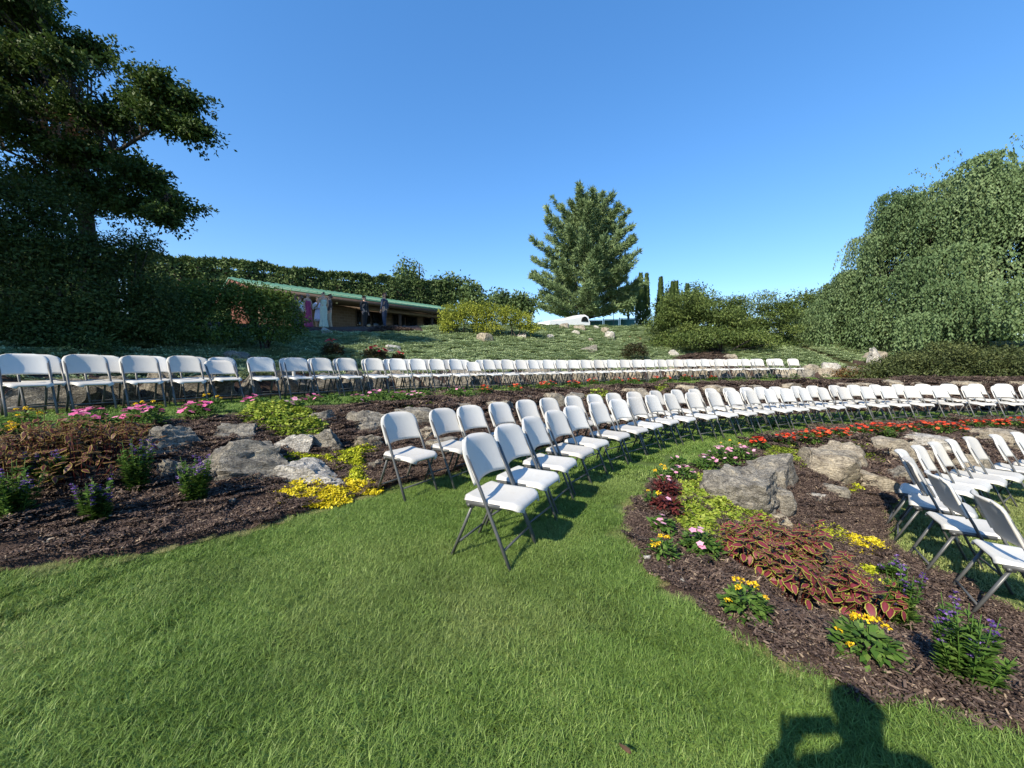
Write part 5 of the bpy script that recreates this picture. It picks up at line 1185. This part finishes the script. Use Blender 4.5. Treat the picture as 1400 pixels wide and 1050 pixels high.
        if kind in ('jacket', 'shirt'):
            g = 0.014 if kind == 'jacket' else 0.008; idx = [0, 1, 2, 3]; vv = [V[q] for q in idx]; vv[0] = (0, 0, 0.86 if kind == 'jacket' else 0.93); rr = [(R[q][0] + g, R[q][1] + g) for q in idx]; ee = [(0, 1), (1, 2), (2, 3)]
            for s in (-1, 1):
                i = A[s]; j = len(vv); tipk = np.array(V[i + 1]) + (np.array(V[i + 2]) - np.array(V[i + 1])) * (0.97 if w[2:] != ('short',) else 0.05)
                vv += [V[i], V[i + 1], tuple(tipk)]; rr += [R[i] + g, R[i + 1] + g, (0.034 if w[2:] != ('short',) else 0.045) + g]; ee += [(3, j), (j, j + 1), (j + 1, j + 2)]
            skin_mesh(kind, vv, ee, rr, mat, p)
        if kind == 'trousers':
            vv = [(0, 0, 0.97), (0, 0, 0.92)]; rr = [(0.135, 0.105), (0.155, 0.122)]; ee = [(0, 1)]
            for s in (-1, 1):
                i = Lg[s]; j = len(vv); vv += [V[i], V[i + 1], (V[i + 2][0], V[i + 2][1], 0.06)]; rr += [0.098, 0.072, 0.058]; ee += [(1, j), (j, j + 1), (j + 1, j + 2)]
            skin_mesh('trousers', vv, ee, rr, mat, p)
        if kind == 'shoes':
            for s in (-1, 1):
                i = Lg[s]; a_ = np.array(V[i + 2]); skin_mesh('shoe', [(a_[0], a_[1] - 0.05, 0.035), (a_[0], a_[1] + 0.03, 0.045), (a_[0] + s * 0.01, a_[1] + 0.17, 0.028)], [(0, 1), (1, 2)], [(0.04, 0.032), (0.045, 0.042), (0.04, 0.024)], mat, p)
    return p
def crest(px, d):
    x, y, _ = at(px, 0, d); return x, y, float(zt(x, y)) + 0.03
black = cloth((0.014, 0.014, 0.017)); navy = cloth((0.022, 0.035, 0.075)); white = cloth((0.75, 0.75, 0.78)); mag = cloth((0.30, 0.012, 0.11), 0.45); sage = cloth((0.42, 0.50, 0.42), 0.5); lav = cloth((0.60, 0.60, 0.78)); khaki = cloth((0.40, 0.34, 0.25)); pat = cloth((0.10, 0.12, 0.10)); leather = cloth((0.25, 0.13, 0.08), 0.4)
hold = (((-0.24, 0.03, 1.13), (-0.08, 0.22, 1.08), (0.03, 0.27, 1.10)), ((0.24, 0.03, 1.13), (0.08, 0.22, 1.06), (-0.03, 0.27, 1.08)))
R_ = math.radians
person('woman with dark updo and bare shoulders in a patterned dark skirt beside the green shrub', *crest(406, 18.9), R_(-10), 1.72, 'skin_dark', 'hair_dark', True, None, 0, (('dress', pat, 1.30, 0.22),), True)
person('person in a white shirt and dark trousers behind the woman with the dark updo', *crest(413, 20.0), R_(180), 1.74, 'skin', 'hair_brown', False, None, 0.04, (('shirt', white), ('trousers', black), ('shoes', black)))
person('blonde woman in a long magenta dress standing on the crest', *crest(423.5, 18.7), R_(-20), 1.66, 'skin', 'hair_blonde', True, (((-0.22, 0.02, 1.12), (-0.12, 0.20, 0.98), (-0.04, 0.27, 0.90)), ((0.22, -0.02, 1.12), (0.23, 0.05, 0.88), (0.22, 0.09, 0.73))), 0, (('dress', mag, 1.32, 0.25),), True)
bq = person('woman in a pale lavender dress holding white flowers, half hidden by the green dress', *crest(437, 20.0), R_(-80), 1.62, 'skin', 'hair_blonde', False, hold, 0, (('skirt', lav, 0.45), ('shirt', lav, 'short')), True)
person('dark haired woman in a long pale sage green dress on the crest', *crest(444.5, 18.5), R_(150), 1.72, 'skin', 'hair_dark', True, (((-0.24, 0.06, 1.12), (-0.16, 0.26, 1.06), (-0.12, 0.36, 1.0)), ((0.22, -0.02, 1.12), (0.20, 0.10, 0.90), (0.19, 0.16, 0.75))), 0, (('dress', sage, 1.33, 0.22),), True)
person('man in a dark jacket and khaki trousers behind the sage green dress', *crest(453, 20.2), R_(200), 1.74, 'skin', 'hair_brown', False, None, 0.05, (('jacket', cloth((0.06, 0.045, 0.045))), ('trousers', khaki), ('shoes', leather)))
person('man in a black suit standing apart in front of the block wall', *crest(500, 21.4), R_(-20), 1.74, 'skin', 'hair_dark', False, None, 0.05, (('jacket', black), ('trousers', black), ('shoes', black)))
person('man in a navy suit and tan shoes looking away on the crest', *crest(527, 20.6), R_(165), 1.80, 'skin', 'hair_brown', False, None, 0.06, (('jacket', navy), ('trousers', navy), ('shoes', leather)))
# flowers she holds
x, y, z = crest(437, 20.0)
M['petal_white'] = leafmat('white_petals', [(0, (0.7, 0.68, 0.6)), (1, (0.8, 0.8, 0.76))], trans=0.2)
bo = thing('bouquet', 'round white bouquet held by the woman in lavender', 'bouquet', (x - 0.03, y - 0.27, z + 1.08))
mb = MB(); P, O = blob_pts((0, 0, 0.06), (0.13, 0.13, 0.11), 260, 0.7); add_leaves(mb, P, O + rdir(260) * 0.5, O, 0.05, 0.04); mb.build('flowers', M['petal_white'], bo)
b = MB(); b.lathe([(0.025, -0.16), (0.035, 0.0), (0.05, 0.03)], 8); b.build('stems', M['leaf_shrub'], bo)

# the photographer, whose shadow falls on the grass
ph = person('person in dark clothes holding up a phone, hair pinned up', 0.03, -0.30, 0.0, R_(90), 1.83, 'skin', 'hair_dark', True,
            (((-0.30, 0.06, 1.10), (-0.12, 0.19, 1.30), (-0.05, 0.25, 1.345)), ((0.29, 0.05, 1.08), (0.15, 0.195, 1.27), (0.10, 0.255, 1.315))), 0, (('jacket', black), ('trousers', black), ('shoes', black)), True)
phone = thing('phone', 'dark phone held up in both hands of the photographer', 'phone', (0.055, -0.020, 1.405))
b = MB(); b.box((0, 0, 0), (0.155, 0.008, 0.076)); b.build('case', M['rubber'], phone)
b = MB(); b.box((0, -0.0055, 0), (0.147, 0.002, 0.069)); b.build('screen', M['glass'], phone)
# ---------------------------------------------------------------- bedding plants
M['green'] = leafmat('bedding_leaves', [(0, (0.035, 0.085, 0.015)), (0.5, (0.075, 0.15, 0.028)), (1, (0.14, 0.22, 0.05))], trans=0.3)
M['darkred'] = leafmat('dark_red_leaves', [(0, (0.05, 0.012, 0.012)), (1, (0.15, 0.035, 0.03))], trans=0.2)
M['pink'] = leafmat('pink_petals', [(0, (0.75, 0.22, 0.40)), (0.5, (0.78, 0.38, 0.52)), (1, (0.80, 0.60, 0.66))], trans=0.3, rnd=0.6)
M['hotpink'] = leafmat('deep_pink_petals', [(0, (0.55, 0.06, 0.24)), (0.5, (0.72, 0.16, 0.36)), (1, (0.78, 0.42, 0.56))], trans=0.3, rnd=0.6)
M['red'] = leafmat('orange_red_petals', [(0, (0.52, 0.035, 0.02)), (0.6, (0.68, 0.075, 0.03)), (1, (0.78, 0.17, 0.07))], trans=0.3, rnd=0.4)
M['rose'] = leafmat('crimson_petals', [(0, (0.35, 0.015, 0.035)), (1, (0.55, 0.04, 0.08))], trans=0.3)
M['yellow'] = leafmat('yellow_petals', [(0, (0.75, 0.42, 0.01)), (1, (0.85, 0.62, 0.03))], trans=0.3)
M['purple'] = leafmat('purple_petals', [(0, (0.07, 0.03, 0.17)), (0.6, (0.14, 0.07, 0.28)), (1, (0.27, 0.18, 0.42))], trans=0.3)
M['jenny'] = leafmat('chartreuse_leaves', [(0, (0.10, 0.17, 0.018)), (0.5, (0.22, 0.30, 0.035)), (1, (0.38, 0.42, 0.08))], trans=0.3)
M['lime'] = leafmat('lime_sedum', [(0, (0.20, 0.26, 0.014)), (0.5, (0.38, 0.43, 0.024)), (1, (0.56, 0.56, 0.05))], trans=0.25)
M['gold'] = leafmat('golden_sedum', [(0, (0.40, 0.34, 0.012)), (0.5, (0.64, 0.53, 0.02)), (1, (0.78, 0.68, 0.07))], trans=0.25)
M['dusty'] = leafmat('rose_bush_leaves', [(0, (0.03, 0.04, 0.016)), (0.6, (0.06, 0.052, 0.024)), (1, (0.10, 0.06, 0.035))], trans=0.2)
def coleus_mat():
    return leafmat('coleus_leaves', [(0.0, (0.34, 0.39, 0.07)), (0.34, (0.27, 0.28, 0.06)), (0.50, (0.18, 0.06, 0.045)), (0.75, (0.14, 0.026, 0.036)), (1.0, (0.20, 0.036, 0.06))], trans=0.25, rough=0.45)
M['coleus'] = coleus_mat()
M['coleus_bronze'] = leafmat('bronze_coleus_leaves', [(0.0, (0.33, 0.29, 0.07)), (0.42, (0.24, 0.18, 0.05)), (0.62, (0.12, 0.05, 0.035)), (1.0, (0.075, 0.024, 0.028))], trans=0.25, rough=0.45)

def mound(mb, n, rad, h, leaf, aspect=0.5, tint=None, stem=None):
    a = rng.random(n) * 6.283; u = rng.random(n) ** 0.5; t = np.sqrt(np.clip(1 - u ** 2, 0, 1)); k = 0.55 + 0.45 * rng.random(n)
    P = np.stack([np.cos(a) * u * rad * k, np.sin(a) * u * rad * k, 0.02 + h * t * k * 0.85], 1)
    D = np.stack([np.cos(a), np.sin(a), 0.25 + 0.5 * rng.normal(size=n)], 1) + rdir(n) * 0.4
    U = np.stack([np.cos(a) * 0.4, np.sin(a) * 0.4, np.ones(n)], 1) + rdir(n) * 0.35
    L = leaf * (0.6 + 0.7 * rng.random(n))
    add_leaves(mb, P, D, U, L, L * aspect, tint, 0.12)
def bloom_mesh(name, mat, r, petals=5):
    mb = MB(); a = np.arange(petals) * 6.283 / petals
    P = np.zeros((petals, 3)); D = np.stack([np.cos(a), np.sin(a), np.full(petals, 0.15)], 1)
    add_leaves(mb, P, D, np.tile((0, 0, 1.0), (petals, 1)), r, r * 1.05, np.full(petals, 0.6) + rng.normal(size=petals) * 0.15, 0.04)
    mb.lathe([(r * 0.12, 0.0), (r * 0.10, r * 0.10), (0.0005, r * 0.12)], 6, 0.0)
    return mb.mesh(name, mat)
def cluster_mesh(name, mat, r):
    mb = MB(); n = 26; P, O = blob_pts((0, 0, 0), (r, r, r * 0.45), n, 0.8); O[:, 2] = np.abs(O[:, 2]) + 0.2; P[:, 2] = np.abs(P[:, 2])
    add_leaves(mb, P, rdir(n) * 0.8 + O * 0.4, O, r * 0.75, r * 0.6); return mb.mesh(name, mat)
BL = {k: [bloom_mesh('bloom', M[k], 0.028 if k != 'red' else 0.026) for _ in range(2)] for k in ('pink', 'hotpink', 'red', 'rose')}
BL['yellow'] = [cluster_mesh('bloom', M['yellow'], 0.017) for _ in range(2)]
def flower_plant(name, label, cat, x, y, w, h, bloom, nb, group, leafmat_='green', leaf=0.055, nl=None, near=True, bs=1.0):
    z = float(zt(x, y)) + 0.02; root = thing(name, label, cat, (x, y, z), random.random() * 6.28, group)
    w = max(w, 0.16); h = max(h, 0.11)
    mb = MB(); mound(mb, nl or int(70 + 700 * w * h * 4), w * 0.5, h * 0.92, leaf, 0.5)
    for k in range(5):
        a = random.random() * 6.28; mb.tube([(0, 0, -0.01), (math.cos(a) * w * 0.12, math.sin(a) * w * 0.12, h * 0.4), (math.cos(a) * w * 0.26, math.sin(a) * w * 0.26, h * 0.75)], 0.004, 4, tint=0.4)
    mb.build('leaves', M[leafmat_], root)
    far = MB()
    for k in range(nb):
        a = random.random() * 6.283; u = random.random() ** 0.6 * 0.92; p = (math.cos(a) * u * w * 0.5, math.sin(a) * u * w * 0.5, 0.015 + h * (0.98 * math.sqrt(max(0.05, 1 - u * u)) * 0.9 + 0.16 + jit(0.05)))
        tl = Euler((-math.sin(a) * -0.0 + jit(0.3) - math.sin(a) * 0.5 * u * -1, jit(0.3) + math.cos(a) * 0.5 * u, random.random() * 6))
        s = random.uniform(0.8, 1.15) * bs
        if near: link('bloom', random.choice(BL[bloom]), root, p, tl, s)
        else:
            me = random.choice(BL[bloom]); V = np.array([v.co[:] for v in me.vertices]) @ np.array(tl.to_matrix()).T * s + np.array(p)
            F = {}
            for q in me.polygons: F.setdefault(len(q.vertices), []).append(tuple(q.vertices))
            tn = np.zeros(len(V)); me.attributes['tint'].data.foreach_get('value', tn) if False else None
            far.add(V, [np.array(f) for f in F.values()], np.clip(0.55 + random.gauss(0, 0.3), 0, 1))
    if not near: o = far.build('blooms', M[bloom], root); o['kind'] = 'stuff'
    return root
def purple_plant(label, x, y, w, h, group):
    z = float(zt(x, y)) + 0.02; root = thing('purple_angelonia', label, 'flowering plant', (x, y, z), 0, group)
    lb = MB(); ns = int(14 + 26 * w)
    for k in range(ns):
        a = random.random() * 6.283; u = random.random() ** 0.6; base = np.array((math.cos(a) * u * w * 0.16, math.sin(a) * u * w * 0.16, 0)); H_ = h * random.uniform(0.62, 1.08)
        tip = np.array((math.cos(a) * u * w * 0.40, math.sin(a) * u * w * 0.40, H_)); t = np.linspace(0, 1, 5)[:, None]
        pth = base + (tip - base) * t + np.array((0, 0, 0.04 * h)) * np.sin(math.pi * t)
        lb.tube(pth, [0.004, 0.0035, 0.003, 0.0025, 0.002], 4, tint=0.45)
        m = 64; s = rng.random(m) * 0.85; P = base + (tip - base) * s[:, None]; aa = rng.random(m) * 6.283
        D = np.stack([np.cos(aa), np.sin(aa), np.full(m, 0.55)], 1); add_leaves(lb, P, D, np.tile((0, 0, 1.0), (m, 1)) + rdir(m) * 0.3, (0.062 - 0.034 * s) * (0.8 + 0.5 * rng.random(m)), 0.019)
        if random.random() < 0.42:
            fb = MB(); q = random.randint(7, 14); s = 0.70 + 0.32 * rng.random(q); P = base + (tip - base) * s[:, None] + rdir(q) * 0.013; aa = rng.random(q) * 6.283
            for j in range(3):
                D = np.stack([np.cos(aa + j * 2.1), np.sin(aa + j * 2.1), np.full(q, 0.1)], 1); add_leaves(fb, P, D, np.stack([np.cos(aa), np.sin(aa), np.full(q, 0.7)], 1), 0.014, 0.014)
            fb.build('flower_spike', M['purple'], root)
    lb.build('stems', M['green'], root)
# coleus: each leaf an object, with a coloured heart and a lime rim
def coleus_leaf(L, W):
    m = 9; t = np.linspace(0, 1, m); prof = np.sin(math.pi * t ** 0.8) ** 0.85 * (1 - 0.15 * t)
    V, T, F = [], [], []
    for i in range(m):
        for j, s in enumerate((-1, -0.62, 0, 0.62, 1)):
            w = prof[i] * W / 2 * s * (1 + 0.10 * math.sin(i * 2.6) * (abs(s) == 1))
            zz = -0.10 * L * t[i] ** 2 + 0.16 * abs(w) - (0.05 * W if abs(s) == 1 else 0) + 0.02 * L
            V.append((t[i] * L, w, zz)); T.append(0.0 if abs(s) == 1 or i in (0, m - 1) else 0.75 if abs(s) < 1 and s != 0 else 1.0)
    for i in range(m - 1):
        for j in range(4): F.append((i * 5 + j, (i + 1) * 5 + j, (i + 1) * 5 + j + 1, i * 5 + j + 1))
    mb = MB(); mb.add(V, np.array(F), np.array(T)); return mb
def coleus(label, x, y, w, h, group, lm, n, L0):
    z = float(zt(x, y)) + 0.02; root = thing('coleus', label, 'foliage plant', (x, y, z), 0, group)
    sb = MB(); k = 0
    while k < n:
        a = random.random() * 6.283; u = random.random() ** 0.5; top = np.array((math.cos(a) * u * w * 0.5, math.sin(a) * u * w * 0.5, h * (0.25 + 0.75 * math.sqrt(max(0, 1 - 0.9 * u * u))) * random.uniform(0.62, 1.12)))
        base = np.array((math.cos(a) * u * w * 0.18, math.sin(a) * u * w * 0.18, -0.02))
        sb.tube([base, (base + top) / 2 + np.array((0, 0, 0.02)), top], [0.005, 0.004, 0.002], 4)
        r0 = random.random() * 1.57
        for tier, (f, sc) in enumerate(((1.0, 0.62), (0.86, 1.0), (0.66, 1.05))):
            for q in range(2 if tier else 4):
                if k >= n: break
                an = r0 + tier * 1.57 + q * (math.pi if tier else 1.57); p = base + (top - base) * f; s = sc * random.uniform(0.8, 1.15)
                pitch = random.gauss(0.28, 0.42) + 0.5 * u * math.cos(an - a)
                link('leaf', random.choice(lm), root, tuple(p), (jit(0.4), pitch if tier else -0.15 + jit(0.3), an + jit(0.3)), s); k += 1
    sb.build('stems', M['darkred'], root)
CL1 = [coleus_leaf(0.078 * f, 0.047 * f).mesh('leaf', M['coleus'], True) for f in (0.95, 1.1, 1.25)]
CL2 = [coleus_leaf(0.085 * f, 0.042 * f).mesh('leaf', M['coleus_bronze'], True) for f in (0.7, 0.85, 1.0)]
LC = ['burgundy and lime coleus, leftmost of the lower bed beside the chartreuse cover', 'burgundy and lime coleus nearest the mulch edge in the middle of its clump', 'burgundy coleus in the middle of the lower clump with tallest leaves', 'burgundy coleus at the right end of its clump beside the purple flowers', 'burgundy coleus at the back of the clump under the big boulder']
for k, (x, y, w, h) in enumerate(COLEUS_LOWER): coleus(LC[k], x, y, w * 1.05, h * 1.15, 'coleus of the lower bed', CL1, 190, 0.085)
LC = ['bronze coleus at the left picture edge behind purple flowers', 'bronze coleus second in the left bed clump', 'bronze coleus at the front of the left bed clump', 'bronze coleus at the right of the left clump beside a boulder', 'bronze coleus at the back of the left clump', 'dark bronze coleus at the back right of the left clump']
for k, (x, y, w, h) in enumerate(COLEUS_UPPER): coleus(LC[k], x, y, w * 1.15, h * 1.0, 'coleus of the left bed', CL2, 280, 0.085)
LP = ['purple spiked flowers at the left picture edge', 'purple spiked flowers in front of the bronze coleus', 'purple spiked flowers right of the bronze coleus', 'purple spiked flowers standing alone before the long slab boulder', 'dark purple spikes tucked under the left coleus', 'purple spiked flowers beside the burgundy coleus', 'largest purple spiked flowers, nearest at the lower right', 'purple spikes behind the coleus beside the lower lawn']
for k, (x, y, w, h) in enumerate(PURPLE): purple_plant(LP[k], x, y, w, h, 'purple spiked flowers')
n = len(PINK_UPPER)
for k, (x, y, w, h) in enumerate(PINK_UPPER):
    flower_plant('pink_vinca', 'pink vinca %s of those along the upper lawn edge' % nth(k, n), 'flowering plant', x, y, w, h, 'hotpink' if k < 5 else 'pink', (26 if k < 3 else 12) if k < 10 else 9, 'pink flowers of the upper bed', near=k < 5, bs=1.35)
LY = ['yellow flowers behind the left coleus', 'small yellow flowers behind the second pink clump', 'yellow flowers beside the third pink clump', 'yellow flowers at the left picture edge by the coleus']
for k, (x, y, w, h) in enumerate(YELLOW_UPPER): flower_plant('yellow_lantana', LY[k], 'flowering plant', x, y, w, h, 'yellow', 6, 'yellow flowers of the upper bed', near=True, bs=1.1)
n = len(RED_UPPER)
for k, (x, y, w, h) in enumerate(RED_UPPER): flower_plant('red_vinca', 'orange red flowers %s of the upper edge behind the middle chairs' % nth(k, n), 'flowering plant', x, y, w, h, 'red', 14, 'red flowers of the upper bed', near=False, bs=1.6)
n = len(GREENS_UPPER)
for k, (x, y, w, h) in enumerate(GREENS_UPPER): 
    g = thing('green_perennial', 'small green plant without flowers %s of those on the upper edge' % nth(k, n), 'plant', (x, y, float(zt(x, y)) + 0.02), 0, 'small green plants of the upper bed'); mb = MB(); mound(mb, 150, w * 0.5, h, 0.06, 0.5); mb.build('leaves', M['green'], g)
LK = ['pink vinca in the bend of the lower bed beside yellow flowers', 'pale pink vinca right of the bend, before the big boulder', 'pink vinca third along the curve behind the big boulder', 'pink vinca last before the red flowers begin', 'pink vinca above the yellow flowers at the mulch end', 'pink vinca with three large blooms beside the burgundy coleus', 'sparse pale plant at the grass edge of the bend']
for k, (x, y, w, h) in enumerate(PINK_LOWER): flower_plant('pink_vinca', LK[k], 'flowering plant', x, y, w * 1.1, h * 0.9, 'pink', [13, 12, 15, 20, 6, 6, 3][k], 'pink flowers of the lower bed', near=True, leaf=0.06, bs=1.05)
for k, (x, y, w, h) in enumerate(DARK_PINK_LOWER): flower_plant('dark_leaf_vinca', ['dark red leaved plant with pale blooms, upper of the two', 'dark red leaved plant with pink blooms, lower of the two'][k], 'flowering plant', x, y, w * 1.1, h, 'pink', 4, 'dark leaved plants of the lower bed', 'darkred', near=True)
LY = ['yellow lantana at the top of the bend beside pink vinca', 'yellow lantana between the two dark leaved plants', 'yellow lantana at the mulch end of the pink row', 'yellow lantana among the far pink flowers', 'yellow lantana alone in the mulch before the coleus', 'largest yellow lantana, nearest in the lower bed']
for k, (x, y, w, h) in enumerate(YELLOW_LOWER): flower_plant('yellow_lantana', LY[k], 'flowering plant', x, y, w * 1.05, h * 0.9, 'yellow', [4, 3, 6, 3, 8, 8][k], 'yellow flowers of the lower bed', near=True, leaf=0.05, nl=[90, 80, 150, 90, 260, 300][k])
n = len(RED_LOWER)
for k, (x, y, w, h) in enumerate(RED_LOWER): flower_plant('red_vinca', 'orange red vinca %s of the lower bed rim' % nth(k, n), 'flowering plant', x, y, w * 1.1, h * 0.85, 'red', int(22 + 30 * w), 'red flowers of the lower bed', near=False, bs=1.35)
LR = ['crimson rose bush left on the shaded hillside', 'crimson rose bush with a wide bloom cluster before the pale rock', 'small crimson rose right of the wide rose bush', 'reddish rose bush alone on the sunny hillside']
for k, (x, y, w, h) in enumerate(HILL_ROSE): flower_plant('rose_bush', LR[k], 'rose bush', x, y, w * 0.8, h * 0.95, 'rose' if k < 3 else 'red', [10, 24, 6, 7][k], 'rose bushes on the hillside', 'dusty', 0.095, [900, 900, 500, 2200][k], near=False, bs=2.2)

# creeping plants: mats of tiny leaves
def creeper(name, label, poly, mat, dens, leaf, h, aspect=0.8, spread=0.04):
    P = np.array(poly); x0, y0 = P.min(0) - 0.1; x1, y1 = P.max(0) + 0.1; n = int((x1 - x0) * (y1 - y0) * dens)
    x = x0 + (x1 - x0) * rng.random(n); y = y0 + (y1 - y0) * rng.random(n)
    wob = np.array([noise.noise(Vector((a * 4, b * 4, 1.7))) for a, b in zip(x, y)]) * 0.09
    sd = sdist(x, y, poly) + wob; ok = sd > -spread * rng.random(n); x, y, sd = x[ok], y[ok], sd[ok]; n = len(x)
    hm = np.array([noise.noise(Vector((a * 9, b * 9, 5.1))) for a, b in zip(x, y)]) * 0.5 + 0.6
    z = zt(x, y) + 0.03 + h * hm * np.clip((sd + 0.05) / 0.12, 0.15, 1) * (0.3 + 0.7 * rng.random(n))
    Pt = np.stack([x, y, z], 1); D = rdir(n); D[:, 2] *= 0.5
    mb = MB(); add_leaves(mb, Pt, D, rdir(n) * 0.55 + np.array((0, 0, 1.0)), leaf * (0.6 + 0.8 * rng.random(n)), leaf * aspect * (0.6 + 0.8 * rng.random(n)), np.clip(0.25 + 0.5 * hm + 0.25 * rng.normal(size=n), 0, 1), 0.1)
    return tag(mb.build(name, M[mat]), label, 'ground cover', kind='stuff')
creeper('creeping_jenny', 'chartreuse creeping plant spreading between the pink flowers and big boulder', JENNY_LOWER_A, 'jenny', 24000, 0.036, 0.13)
creeper('creeping_jenny', 'chartreuse strip between the big boulder and the wide low boulder', JENNY_LOWER_B, 'jenny', 8000, 0.040, 0.13)
creeper('creeping_jenny', 'pale green creeper spilling between tan boulders under red flowers', JENNY_LOWER_C, 'jenny', 6000, 0.045, 0.15)
creeper('creeping_jenny', 'chartreuse strip behind the pale slab near the lower chairs', JENNY_LOWER_D, 'jenny', 5000, 0.045, 0.13)
creeper('lime_sedum', 'lime sedum mat beside the golden one in the lower bed', SEDUM_LOWER_LIME, 'lime', 44000, 0.028, 0.10, 0.55, 0.08)
creeper('golden_sedum', 'golden sedum mat in the lower bed beside the lower lawn', SEDUM_LOWER_GOLD, 'gold', 44000, 0.028, 0.10, 0.55, 0.08)
creeper('lime_sedum', 'small lime tuft on the bare mulch slope', SEDUM_LOWER_B, 'lime', 10000, 0.034, 0.10, 0.55, 0.08)
creeper('lime_sedum', 'lime strip along the rounded boulder', SEDUM_LOWER_C, 'lime', 10000, 0.034, 0.10, 0.55, 0.08)
creeper('lime_sedum', 'olive lime strip behind the right coleus', SEDUM_LOWER_D, 'lime', 24000, 0.032, 0.08, 0.55, 0.08)
creeper('creeping_jenny', 'chartreuse creeping plant above the long slab in the left bed', JENNY_UPPER, 'jenny', 8000, 0.045, 0.18)
creeper('creeping_jenny', 'chartreuse creeper among the boulders behind the middle chairs', JENNY_UPPER_B, 'jenny', 2600, 0.07, 0.2)
creeper('creeping_jenny', 'thin chartreuse creeper between two boulders behind the middle chairs', JENNY_UPPER_C, 'jenny', 2600, 0.07, 0.2)
creeper('lime_sedum', 'small lime mat on the left bed above the seat backs', SEDUM_UPPER_C, 'lime', 14000, 0.040, 0.12, 0.55, 0.08)
creeper('lime_sedum', 'lime sedum strip behind the pale flat rock', SEDUM_UPPER_A, 'lime', 28000, 0.034, 0.13, 0.55, 0.08)
creeper('lime_sedum', 'lime sedum climbing right of the pale flat rock', SEDUM_UPPER_B, 'lime', 28000, 0.034, 0.14, 0.55, 0.08)
creeper('golden_sedum', 'golden sedum mat in front of the pale flat rock', SEDUM_UPPER_GOLD, 'gold', 32000, 0.032, 0.12, 0.55, 0.08)
# a fallen leaf on the grass
x, y = 0.41, 1.27
lf = MB(); lf = coleus_leaf(0.07, 0.03); tag(lf.build('fallen_leaf', M['dead'], None, (x, y, 0.075), (0.2, 0.25, 1.9)), 'dry brown fallen leaf on the grass at the bottom', 'leaf')
